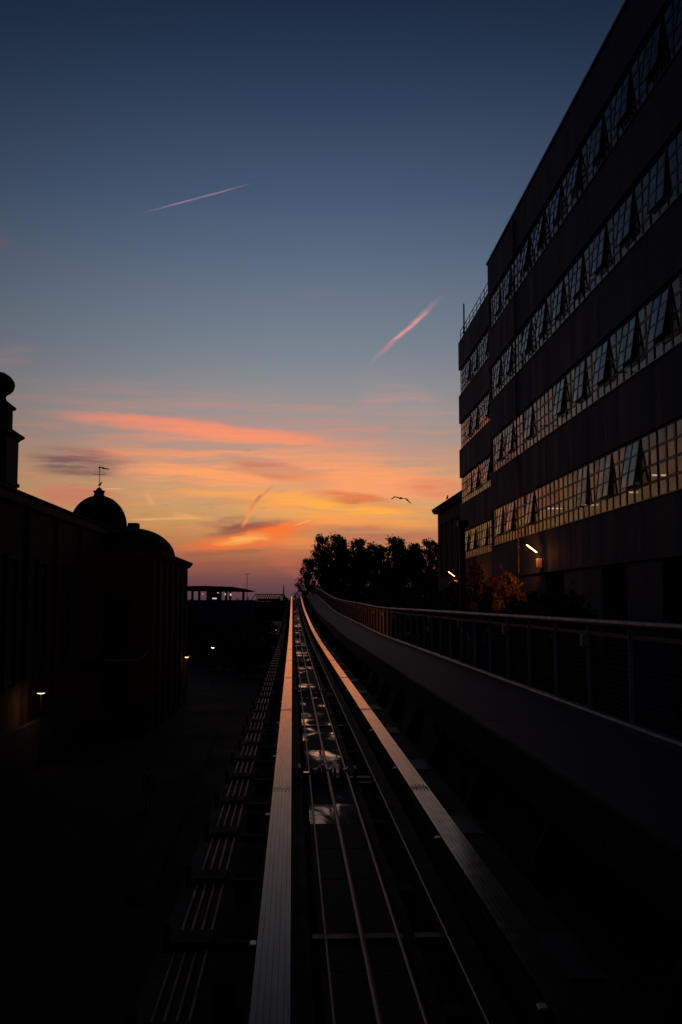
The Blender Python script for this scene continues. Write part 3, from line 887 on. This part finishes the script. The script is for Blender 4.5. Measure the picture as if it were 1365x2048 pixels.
def tree_meshes(name, H, W, nclump, nleaf, size, seed, matl, shape='tall'):
    rng = random.Random(seed)
    tr = MB(); cr = MB()
    top = H*.93
    pts = [Vector((0, 0, 0))]
    for k in range(1, 9):
        pts.append(Vector((rng.uniform(-.12, .12)*k*.4, rng.uniform(-.12, .12)*k*.4, top*k/8)))
    tr.tube(pts, [H*.022*(1-.105*k) for k in range(9)], 8)
    for i in range(nclump):
        t = rng.random()
        if shape == 'tall':
            z = H*(.16+.82*t); rad = W*(.55+.6*math.sin(math.pi*min(1, .12+t*.95)))*.75
            if t > .86: rad *= .8
        else:
            z = H*(.12+.82*t); rad = W*math.sqrt(max(.08, 1-(2*t-.9)**2))
        a = rng.uniform(0, 2*math.pi); r = rad*math.sqrt(rng.random())
        c = Vector((r*math.cos(a), r*math.sin(a), z))
        base = pts[min(8, max(1, int(z/top*8*.8)))]
        mid = (base+c)/2+Vector((0, 0, -.25))
        tr.tube([base, mid, c], [H*.0062, H*.004, H*.0015], 5, False)
        s = W*rng.uniform(.08, .22)
        leaf_quads(cr, c, nleaf, (s, s, s*.85), size, rng)
        for _ in range(6):
            d = Vector((rng.gauss(0, 1), rng.gauss(0, 1), rng.gauss(.15, .8))).normalized()
            q = c+d*s*rng.uniform(1.0, 1.7)
            leaf_quads(cr, q, max(4, nleaf//12), (s*.28, s*.28, s*.28), size*.85, rng)
            tr.tube([c, q], [H*.0016, H*.0008], 4, False)
    return tr.mesh('trunk', M['bark']), cr.mesh('crown', matl)

tall = [tree_meshes('t', 24, 5.6, 120, 46, .29, 21+i, M['leaf']) for i in range(3)]
def place_tree(x, y, s, v, rz, label, group, sz=None, name='broadleaf_tree', src=None, z=GROUND):
    src = src or tall
    o = empty(name, (x, y, z), rz, label, 'tree' if 'shrub' not in name else 'shrub', group)
    o.scale = (s, s, sz or s)
    a, b = src[v % len(src)]
    link('trunk', a, o); link('crown', b, o)
    return o
G1 = 'trees beyond the crest of the track'
# x, y, width scale, height scale
TR = [(4.3, 262, .78, .84, 'leafy tree overhanging the track crest, leftmost of the row'),
      (7.8, 254, .84, 1.06, 'tall leafy tree second from the track in the row'),
      (12.0, 258, .9, 1.08, 'tallest tree of the row, rounded twin top'),
      (16.4, 250, .95, 1.03, 'bushy tall tree fourth from the track'),
      (21.4, 255, .92, .98, 'narrow leafy tree at the middle of the row'),
      (26.0, 248, .92, 1.03, 'leafy tree right of the middle gap in the row'),
      (30.5, 252, .9, .99, 'slim leafy tree third from the old brick building'),
      (34.2, 246, .86, 1.0, 'lower leafy tree second from the old brick building'),
      (37.6, 250, .9, .95, 'leafy tree next to the old brick building, rightmost of the row'),
      (9.6, 246, .75, .66, 'low dark tree filling under the tall trees near the track'),
      (15.0, 240, .85, .66, 'low dark tree under the middle of the tall row'),
      (23.0, 236, .95, .68, 'low dark tree in front of the tall row, right of middle')]
TR += [(9.4, 272, .95, .92, 'tree standing behind the second and third of the tall row'),
       (14.4, 274, 1.0, .97, 'tree standing behind the third and fourth of the tall row'),
       (19.2, 270, 1.0, .97, 'tree standing behind the middle of the tall row'),
       (24.0, 272, 1.0, .99, 'tree standing behind the middle gap of the tall row'),
       (28.6, 268, 1.0, .97, 'tree standing behind the right half of the tall row'),
       (33.0, 270, 1.05, .97, 'tree standing behind the two rightmost of the tall row')]
for i, (x, y, s, sz, lb) in enumerate(TR):
    place_tree(x, y, s, i, i*1.9, lb, G1, sz)
low = [tree_meshes('s', 9, 3.4, 46, 120, .2, 61+i, M['leaf2'], 'round') for i in range(3)]
G2 = 'dark trees between the walkway and the old building'
for i, (x, y, s, sz, lb) in enumerate([(13, 150, 1.35, 1.22, 'dark round tree beyond the walkway, below the tall row'),
                                       (19, 146, 1.4, 1.32, 'dark round tree right of the middle, below the tall row'),
                                       (17, 118, 1.3, 1.28, 'dark tree in front of the old brick building'),
                                       (11.5, 112, 1.2, 1.08, 'dark round tree behind the far walkway railing')]):
    place_tree(x, y, s, i, i*2.3, lb, G2, sz, 'dark_tree', low)
# shrubs against the office block (px column -> position computed beforehand)
shrubs = [tree_meshes('s', 10, 2.3, 80, 110, .10, 81+i, M['leaf2'], 'round') for i in range(3)]
G3 = 'tall shrubs along the foot of the office block'
SH_ = [(9.6, 67, .85, 1.0, 'faintly lit shrub left of the dark mast'),
       (9.4, 59, .95, 1.02, 'orange-lit shrub just right of the dark mast'),
       (9.55, 52.5, .75, 1.14, 'tallest orange-lit shrub under the lowest window band'),
       (9.85, 48.6, .7, 1.05, 'orange-lit shrub between the mast and the wall lamp'),
       (9.95, 45.2, .55, 1.04, 'shrub with glowing top just left of the wall lamp'),
       (9.6, 43.4, .5, .94, 'shrub directly below the wall lamp box'),
       (9.0, 37, .75, .95, 'dark shrub right of the wall lamp'),
       (8.9, 33, .75, .94, 'dark shrub before the first garage opening'),
       (8.6, 29.5, .7, .91, 'dark shrub nearest the camera, before the garage pier')]
for i, (x, y, s, sz, lb) in enumerate(SH_):
    place_tree(x, y, s, i, i*1.3, lb, G3, sz, 'tall_shrub', shrubs)

# ------------------------------------------------------------------ wall lamps (sodium) and mast
def point(parent, loc, col, watt, r=.1):
    d = bpy.data.lights.new('lamp_light', 'POINT'); d.energy = watt; d.color = col; d.shadow_soft_size = r
    o = bpy.data.objects.new('lamp_light', d); COL.objects.link(o); o.parent = parent; o.location = loc
def flood(x, y, z, s, label, watt, aim):
    o = empty('wall_lamp', (x, y, z), 0, label, 'lamp', 'orange wall lamps on the right')
    # head tilted up away from the wall; lit face underneath
    rot = (0, R(37), 0)
    hd = MB().bbox(-.30, .30, -.11, .11, .012, .075, .02).build('lamp_head', M['iron'], o); hd.rotation_euler = rot
    ln = MB().box(-.27, .27, -.085, .085, -.012, .008).build('lamp_tube', M['lamp_orange'], o); ln.rotation_euler = rot
    MB().tube([(.26, 0, -.16), (.44, 0, -.36), (.46, 0, -1.5)], .03, 8).build('lamp_arm', M['iron'], o)
    MB().bbox(.20, .42, -.1, .1, -.80, -.42, .02).build('control_box', M['lightbox'], o)
    d = bpy.data.lights.new('lamp_light', 'SPOT'); d.energy = watt; d.color = (1, .21, .015); d.shadow_soft_size = .15
    d.spot_size = R(100); d.spot_blend = .8
    lo = bpy.data.objects.new('lamp_light', d); COL.objects.link(lo); lo.parent = o; lo.location = (-.05, -.02, -.12)
    lo.rotation_euler = Vector(aim).to_track_quat('-Z', 'Y').to_euler()
    point(o, (.0, -.25, -.3), (1, .26, .03), 7, .1)
flood(10.15, 42, 4.86, 1, 'larger lit orange lamp on a bracket against the office wall', 420, (-.22, .97, .0))
flood(11.1, 69.5, 4.55, 1, 'smaller distant orange lamp left of the dark mast', 110, (-.4, -.85, -.05))
ms = empty('mast', (6.15, 36, GROUND), 0, 'dark square mast with box head rising behind the railing', 'mast')
MB().bbox(-.1, .1, -.1, .1, 0, 11.3, .015).build('pole', M['darksteel'], ms)
MB().bbox(-.16, .2, -.2, .2, 11.3, 11.55, .02).build('head_box', M['darksteel'], ms)
MB().tube([(-.13, 0, 0), (-.13, 0, 11.2)], .018, 6).build('conduit', M['galv'], ms)

# ------------------------------------------------------------------ church
ch = empty('church', (-19, 75, GROUND), 0, 'dark church with gabled nave, lead dome, side chapel and cornice', 'church')
def cp(mb, name, mat, smooth=False, parent=None):
    o = mb.build(name, mat, parent or ch, smooth)
    if parent is None: o.location = (19, -75, -GROUND)
    return o
nw = cp(MB().box(-24, -14, 40, 110, GROUND, 7.75), 'nave_wall', M['plaster'])
cp(MB().prism([(-24.3, 39.7, 7.95), (-13.7, 39.7, 7.95), (-13.55, 39.7, 8.1), (-19, 39.7, 10.35), (-24.45, 39.7, 8.1)], (0, 70.6, 0)), 'nave_roof', M['tile'])
cp(MB().box(-13.99, -13.72, 39.9, 110, 7.55, 7.94), 'cornice', M['stone'])
for y in (50.5, 56.5, 63):
    w = cp(MB().box(-13.99, -13.95, y-.8, y+.8, -1.5, 4.6), 'window', M['void'])
    MB().box(-13.98, -13.84, y-1.0, y-.81, -1.6, 4.7).box(-13.98, -13.84, y+.81, y+1.0, -1.6, 4.7).box(-13.98, -13.82, y-1.05, y+1.05, 4.71, 4.95).box(-13.98, -13.8, y-1.05, y+1.05, -1.85, -1.61).build('window_frame', M['stone'], w)
for y in (45, 53.5, 60, 66.8): cp(MB().box(-13.99, -13.8, y-.35, y+.35, GROUND, 7.5), 'pilaster', M['plaster'])
# drum and main dome with lantern
dm = cp(MB().lathe([(2.95, 8.0), (2.95, 9.7), (3.15, 9.8), (3.15, 9.98), (2.75, 10.0)] + [(2.75*math.cos(t), 10.0+3.05*math.sin(t)) for t in [math.pi/2*k/14 for k in range(1, 14)]] + [(.3, 13.05)], 40, (-19.05, 99)), 'dome', M['lead'], True)
lt = MB().lathe([(.62, 12.85), (.62, 13.0), (.5, 13.05), (.5, 13.35), (.58, 13.4), (.58, 13.5), (.35, 13.55), (.2, 13.75), (.05, 13.85)], 16, (-19.05, 99)).build('lantern', M['stone'], dm, True)
cx = MB().tube([(-19.05, 99, 13.8), (-19.05, 99, 15.75)], .03, 6).tube([(-19.55, 99, 15.15), (-18.45, 99, 15.15)], .025, 6)
cx.lathe([(.02, 15.7), (.11, 15.76), (.13, 15.83), (.1, 15.9), (.02, 15.95)], 10, (-19.05, 99))
cx.tube([(-19.6, 99, 15.15), (-19.62, 99, 15.15)], .07, 6).tube([(-19.5, 99, 15.62), (-18.9, 99, 15.6)], .015, 5)
cx.build('cross_vane', M['iron'], dm)
# side chapel with a low elongated dome
cp(MB().box(-16, -9.35, 68, 89.2, GROUND, 5.55), 'chapel_wall', M['plaster'])
cp(MB().prism([(-16, 67.8, 5.56), (-9.2, 67.8, 5.56), (-9.0, 67.8, 5.72), (-8.85, 67.8, 5.95), (-8.85, 67.8, 6.05), (-16, 67.8, 6.05)], (0, 21.9, 0)), 'chapel_cornice', M['stone'])
def ellip(cx_, cy_, cz, rx, ry, rz, seg=32):
    mb = MB(); prof = [math.pi/2*k/12 for k in range(12)]
    for t in prof:
        for k in range(seg):
            a = 2*math.pi*k/seg
            mb.v.append((cx_+rx*math.cos(t)*math.cos(a), cy_+ry*math.cos(t)*math.sin(a), cz+rz*math.sin(t)))
    for i in range(11):
        for k in range(seg):
            a = i*seg+k; b = i*seg+(k+1) % seg; mb.f.append((a, b, b+seg, a+seg))
    mb.f.append(tuple(11*seg+k for k in range(seg)))
    return mb
cp(ellip(-12.25, 78.5, 6.0, 3.05, 6.5, 2.3), 'chapel_dome', M['lead'], True)
cp(MB().bbox(-14.0, -13.1, 85.4, 86.4, 5.5, 9.3, .05), 'chimney', M['stone'])
for k in range(6): cp(MB().box(-9.35, -9.15, 70+3.5*k, 70.8+3.5*k, GROUND, 5.5), 'pilaster', M['plaster'])
for k in range(5):
    y = 72.15+3.5*k
    cp(MB().box(-9.352, -9.33, y-.5, y+.5, -.5, 3.6), 'window', M['void'])
cp(MB().box(-12.6, -10.9, 67.96, 68.0, -4.5, 3.2), 'blind_arch', M['void'])
cp(MB().prism([(-11.8, 64, -1.1), (-11.8, 68, -.6), (-11.8, 68, -.5), (-11.8, 64, -1.0)], (2.3, 0, 0)), 'canopy', M['galv'])

# bell tower
tw = empty('bell_tower', (-21.55, 72, GROUND), 0, 'bell tower with onion cap at the left edge of the picture', 'tower')
def tp(mb, name, mat, smooth=False):
    o = mb.build(name, mat, tw, smooth); o.location = (0, 0, -GROUND); return o
h = 1.5
tp(MB().box(-h, h, -h, h, GROUND, 14.4), 'shaft', M['stone'])
tp(MB().box(-h-.12, h+.12, -h-.12, h+.12, 10.9, 11.15).box(-h-.05, h+.05, -h-.05, h+.05, 10.5, 10.7), 'string_course', M['stone'])
tp(MB().lathe([(1.5*1.414, 14.2), (1.62*1.414, 14.35), (1.85*1.414, 14.55), (1.85*1.414, 14.68), (1.55*1.414, 14.85), (1.22*1.414, 15.1)], 4, sq=True), 'cornice', M['stone'])
tp(MB().lathe([(1.4, 15.0), (1.4, 16.35), (1.6, 16.42), (1.6, 16.5)], 8, sq=True), 'belfry_drum', M['stone'])
tp(MB().lathe([(1.64, 16.51), (1.32, 16.75), (.95, 17.05), (.88, 17.3), (.95, 17.45), (1.2, 17.6), (1.42, 17.85), (1.5, 18.15), (1.44, 18.45), (1.22, 18.75), (.85, 19.0), (.3, 19.15), (.12, 19.5), (.06, 20.1)], 28), 'onion_cap', M['lead'], True)
for a in (0, math.pi/2):
    pass
tp(MB().box(.35, .95, -h-.02, -h+.02, 12.2, 13.7), 'louvre', M['void'])
tp(MB().box(-.95, -.35, -h-.02, -h+.02, 12.2, 13.7), 'louvre', M['void'])

# low wall and kiosk row along the church side street
lw = MB().box(-13.6, -13.3, 30, 66, GROUND, -3.6)
tag(lw.build('street_wall', M['brick']), 'low dark brick wall along the street below the church', 'wall')

# street lamps on the left
def street_lamp(x, y, z, s, label, watt):
    o = empty('street_lamp', (x, y, GROUND), 0, label, 'street lamp', 'street lamps on the left')
    H = z-GROUND
    MB().tube([(0, 0, 0), (0, 0, H*.3), (0, 0, H-.05)], [.07, .05, .035], 8).build('pole', M['galv'], o)
    MB().lathe([(.05, H+.26), (.12, H+.2), (.2, H+.1), (.42*s, H+.02), (.42*s, H-.005)][::-1], 20).build('lamp_shade', M['galv'], o, True)
    MB().lathe([(.02, H-.075), (.16*s, H-.055), (.24*s, H-.012)], 16).build('lamp_lens', M['lamp_warm'], o)
    point(o, (0, 0, H-.2), (1, .62, .3), watt, .1)
street_lamp(-12.8, 52.4, -2.0, 1.0, 'nearest lit street lamp below the church wall', 6)
street_lamp(-8.85, 85.5, -2.0, .8, 'lit street lamp beside the chapel corner', 5)
street_lamp(-8.05, 103, -2.0, .8, 'farthest lit street lamp right of the chapel', 5)

# ------------------------------------------------------------------ far left: terminal canopy, bridge, mast
tm = empty('terminal', (-13, 182, GROUND), 0, 'low terminal with flat overhanging canopy and lit platform left of the track', 'terminal')
def tmp(mb, name, mat):
    o = mb.build(name, mat, tm); o.location = (13, -182, -GROUND); return o
tmp(MB().box(-24, -7.0, 176, 200, GROUND, 2.95), 'base', M['bwall'])
tmp(MB().prism([(-22, 175, 4.7), (-8.2, 175, 4.5), (-7.0, 175, 4.62), (-8.0, 175, 4.85), (-10.5, 175, 5.25), (-15, 175, 5.4), (-22, 175, 5.3)], (0, 20, 0)), 'canopy', M['fascia'])
for x in (-17.5, -16.3, -14.4, -12.6, -11.6, -10.9, -8.6):
    tmp(MB().box(x-.2, x+.2, 177, 177.4, 2.95, 4.72), 'column', M['darksteel'])
tmp(MB().box(-15.4, -12.9, 181, 182, 2.95, 4.72), 'kiosk', M['bwall'])
for (x, z, w, hh) in ((-13.55, 3.22, .75, .22), (-12.95, 4.2, .28, .12), (-11.7, 3.95, .18, .3), (-10.75, 3.9, .22, .4), (-15.6, 4.0, .14, .14)):
    tmp(MB().box(x-w/2, x+w/2, 175.9, 176.0, z-hh/2, z+hh/2), 'light', M['lamp_white'])
tmp(MB().box(-7.9, -7.75, 178, 178.2, 2.95, 3.5).box(-9.6, -9.45, 178, 178.2, 2.95, 3.3).box(-9.9, -9.8, 178, 178.2, 2.95, 3.25), 'bollard', M['iron'])
ma = empty('lamp_mast', (-8.35, 186, 2.9), 0, 'thin mast with short crossbar above the terminal canopy', 'mast')
MB().tube([(0, 0, 0), (0, 0, 5.0)], [.06, .04], 6).tube([(-.45, 0, 4.85), (.4, 0, 4.85)], .035, 5).bbox(-.5, -.25, -.1, .1, 4.8, 4.92, .02).bbox(.2, .45, -.1, .1, 4.8, 4.92, .02).build('pole', M['iron'], ma)
place_tree(-16.4, 150, 1.0, 1, .7, 'small dark tree between the chapel corner and the terminal', 'trees left of the track', 1.12, 'dark_tree', low)
place_tree(-17.6, 158, .9, 2, 1.7, 'dark bush nearer the church beside the small tree', 'trees left of the track', 1.0, 'dark_tree', low)

bg_ = empty('lattice_bridge', (-4, 196, GROUND), 0, 'dark lattice-sided bridge ramp left of the track near the crest', 'bridge')
def bgp(mb, name, mat):
    o = mb.build(name, mat, bg_); o.location = (4, -196, -GROUND); return o
bgp(MB().prism([(-8.2, 190, -1.0), (-1.35, 190, -1.0), (-1.35, 190, 3.0), (-4.2, 190, 2.7), (-8.2, 190, 2.75)], (0, 14, 0)), 'deck', M['darksteel'])
bgp(MB().tube([(-7.9, 190, 2.8), (-6.9, 190, 4.05), (-1.6, 190, 4.05)], .09, 6), 'top_chord', M['rail_paint'])
bgp(MB().tube([(-1.55, 189.7, 4.0), (-2.0, 189.7, 3.9), (-2.3, 189.7, 3.6), (-3.9, 189.7, 1.9)], .08, 6), 'end_post', M['galv'])
la = MB()
for k in range(15):
    x0 = -6.9+.36*k
    la.tube([(x0, 190.2, 2.75), (x0+.5, 190.2, 4.0)], .045, 4); la.tube([(x0+.5, 190.3, 2.75), (x0, 190.3, 4.0)], .045, 4)
bgp(la, 'lattice', M['iron'])
bgp(MB().box(-6.6, -2.3, 190.5, 190.6, 2.75, 3.25), 'lower_panel', M['darksteel'])
bgp(MB().prism([(-2.2, 189.8, 1.5), (-1.1, 189.8, 1.5), (-.75, 189.8, 3.3), (-1.3, 189.8, 3.6), (-1.52, 189.8, 4.0), (-1.62, 189.8, 4.0)], (0, .4, 0)), 'pylon_foot', M['darksteel'])
bgp(MB().prism([(-1.74, 189.85, 3.9), (-1.5, 189.85, 3.9), (-1.58, 189.85, 5.9), (-1.62, 189.85, 6.05), (-1.72, 189.85, 5.6)], (0, .3, 0)), 'pylon', M['darksteel'])
G4 = 'added low trees masking the ground left of the track'  # trees added so their leaves break up the ground's grazing sheen
for i, (x, y, s, sz, lb) in enumerate([(-5.2, 116, .9, .52, 'nearest added low tree under the left of the track'), (-8.6, 128, 1.1, .56, 'added low tree in front of the terminal base'),
                                       (-4.6, 134, .9, .60, 'added low tree halfway to the lattice bridge'), (-8.0, 146, 1.1, .64, 'added low tree below the terminal canopy end'),
                                       (-4.2, 154, .9, .66, 'added low tree before the lattice bridge'), (-6.6, 170, 1.1, .7, 'farthest added low tree under the lattice bridge'),
                                       (-11.5, 150, 1.2, .66, 'added low tree before the lit terminal platform')]):
    place_tree(x, y, s, i, i*2.1, lb, G4, sz, 'added_low_tree', low)
for (x, y, z, w) in ((-7.6, 176, -.2, .22), (-5.9, 176.5, -2.7, .45), (-2.4, 150, -1.6, .12)):
    o = empty('bulkhead_lamp', (x, y, z), 0, {-.2: 'tiny white lamp under the lattice bridge', -2.7: 'faint low lamp beneath the lattice bridge', -1.6: 'tiny lamp low beside the left rail'}[z], 'lamp', 'small far lamps')
    MB().lathe([(w*.2, -.05), (w*.5, -.02), (w*.5, .03), (w*.3, .06)], 10).build('lens', M['lamp_white'], o)
    MB().box(-w*.5, w*.5, .02, .08, -.06, .12).build('backplate', M['iron'], o)

# viaduct piers under the track
for k in range(9):
    y = 10+25*k
    t = ztrack(y)-.96
    pr_ = MB().bbox(-.4, 1.6, y-.6, y+.6, GROUND, t-.5, .1); pr_.box(-1.2, 2.4, y-.75, y+.75, t-.5, t)
    gpart(pr_, 'pier', M['concrete'])

# ------------------------------------------------------------------ birds
def gull(x, y, z, rz, roll, s, flap, label):
    o = empty('gull', (x, y, z), rz, label, 'bird', 'gulls in the sky')
    o.rotation_euler = (R(4), roll, rz)
    b = MB().lathe([(.005, -.24), (.035, -.17), (.06, -.05), (.062, .05), (.045, .14), (.036, .18), (.038, .21), (.025, .245), (.006, .28)], 12)
    b.v = [(vx, vz, vy) for vx, vy, vz in b.v]
    b.f = [tuple(reversed(q)) for q in b.f]
    b.build('body', M['bird'], o, True)
    for sgn, (mid, tip) in zip((-1, 1), flap):
        w = MB(); pts = [(0, .0, .13, -.11), (.20, mid*.45, .15, -.10), (.34, mid, .14, -.07), (.50, tip*.6+mid*.4, .06, -.10), (.64, tip, -.08, -.13)]
        for px, pz, ya, yb in pts:
            w.v += [(sgn*(px+.03), ya, pz+.028), (sgn*(px+.03), yb, pz+.012), (sgn*(px+.03), yb, pz-.008), (sgn*(px+.03), ya, pz-.014)]
        for i in range(4):
            for k in range(4):
                a = i*4+k; c = i*4+(k+1) % 4; w.f.append((a, c, c+4, a+4))
        w.f.append((16, 17, 18, 19))
        w.build('wing', M['bird'], o)
    o.scale = (s, s, s)
def perched(x, y, z, s, rz, label):
    o = empty('perched_bird', (x, y, z), rz, label, 'bird', 'perched birds')
    o.scale = (s, s, s)
    pts = [(-.16, .10), (-.06, .14), (.04, .20), (.09, .28), (.10, .35), (.13, .385), (.17, .375), (.215, .365)]
    b = MB().tube([(px, 0, pz) for px, pz in pts], [.012, .06, .085, .06, .038, .045, .025, .006], 10)
    b.build('body', M['bird'], o, True)
    for yy in (-.03, .03): MB().tube([(.02, yy, 0), (.02, yy, .13)], .008, 5).build('leg', M['iron'], o)
gull(8.72, 80, 10.95, R(20), R(6), 1.35, ((.04, -.16), (.03, -.22)), 'gull gliding with drooped wings over the treetops')
gull(-18.2, 97, 15.45, R(70), R(0), 1.05, ((.10, .02), (.08, -.02)), 'gull with spread wings beside the cross on the dome')
perched(-19.0, 98.95, 13.9, 1.25, R(15), 'bird perched at the foot of the dome cross')
perched(13.5, 86.5, 11.46, 1.15, R(60), 'bird perched on the old brick building roof')

# ------------------------------------------------------------------ person on the street below
def person():
    o = empty('person', (-5.95, 42.8, GROUND), R(200), 'person in a blue top and dark trousers walking on the street below', 'person')
    V = [(0,0,.98),(0,.0,1.12),(0,.01,1.28),(0,.0,1.43),(0,.0,1.52),(0,.01,1.60),(0,.015,1.70),
         (.095,0,.93),(.10,.10,.52),(.10,.02,.10),(.10,.14,.03),
         (-.095,0,.93),(-.10,.02,.50),(-.10,-.18,.12),(-.10,-.08,.04),
         (.19,0,1.41),(.23,-.07,1.14),(.22,.02,.90),(.22,.04,.80),
         (-.19,0,1.41),(-.23,.06,1.14),(-.22,.17,.92),(-.22,.20,.82)]
    E = [(0,1),(1,2),(2,3),(3,4),(4,5),(5,6),(0,7),(7,8),(8,9),(9,10),(0,11),(11,12),(12,13),(13,14),(3,15),(15,16),(16,17),(17,18),(3,19),(19,20),(20,21),(21,22)]
    RD = [.13,.12,.135,.10,.055,.085,.08,.095,.065,.045,.04,.095,.065,.045,.04,.06,.043,.033,.03,.06,.043,.033,.03]
    for base in (18, 22):
        bx, by, bz = V[base]; s = 1 if bx > 0 else -1
        for k, (dy, ln) in enumerate(((-.028, .07), (-.01, .085), (.01, .08), (.027, .065))):
            V.append((bx, by+dy, bz-.03)); RD.append(.012); E.append((base, len(V)-1))
            V.append((bx-s*.01, by+dy+.006, bz-.03-ln)); RD.append(.008); E.append((len(V)-2, len(V)-1))
        V.append((bx-s*.02, by+.045, bz-.04)); RD.append(.011); E.append((base, len(V)-1))
    me = bpy.data.meshes.new('body'); me.from_pydata(V, E, [])
    bo = link('body', me, o)
    mt = bpy.data.materials.new('clothed_figure'); mt.use_nodes = True
    t = mt.node_tree; b = t.nodes['Principled BSDF']; b.inputs['Roughness'].default_value = .85
    co = t.nodes.new('ShaderNodeTexCoord'); sp = t.nodes.new('ShaderNodeSeparateXYZ'); t.links.new(co.outputs['Object'], sp.inputs[0])
    mr = t.nodes.new('ShaderNodeMapRange'); mr.inputs[2].default_value = 1.8; t.links.new(sp.outputs[2], mr.inputs[0])
    r = t.nodes.new('ShaderNodeValToRGB'); r.color_ramp.interpolation = 'CONSTANT'
    els = [(0, (.03, .03, .03)), (.05, (.025, .025, .03)), (.54, (.10, .14, .24)), (.845, (.32, .2, .15))]
    r.color_ramp.elements[0].color = els[0][1]+(1,); r.color_ramp.elements[1].position = els[1][0]; r.color_ramp.elements[1].color = els[1][1]+(1,)
    for p_, c_ in els[2:]:
        e = r.color_ramp.elements.new(p_); e.color = c_+(1,)
    t.links.new(mr.outputs[0], r.inputs[0]); t.links.new(r.outputs[0], b.inputs['Base Color'])
    md = bo.modifiers.new('Skin', 'SKIN')
    sk = me.skin_vertices[0].data if me.skin_vertices else None
    if sk is None:
        bpy.context.view_layer.objects.active = bo
        bpy.ops.mesh.customdata_skin_add()
        sk = me.skin_vertices[0].data
    for i, rd in enumerate(RD): sk[i].radius = (rd, rd)
    sk[0].use_root = True
    bo.modifiers.new('Subdivision', 'SUBSURF').levels = 2
    me.materials.append(mt)
    hr = MB().lathe([(.09, 1.62), (.103, 1.68), (.1, 1.74), (.07, 1.785), (.02, 1.80)], 14, (0, -.01))
    hr.build('hair', M['iron'], o, True)
person()
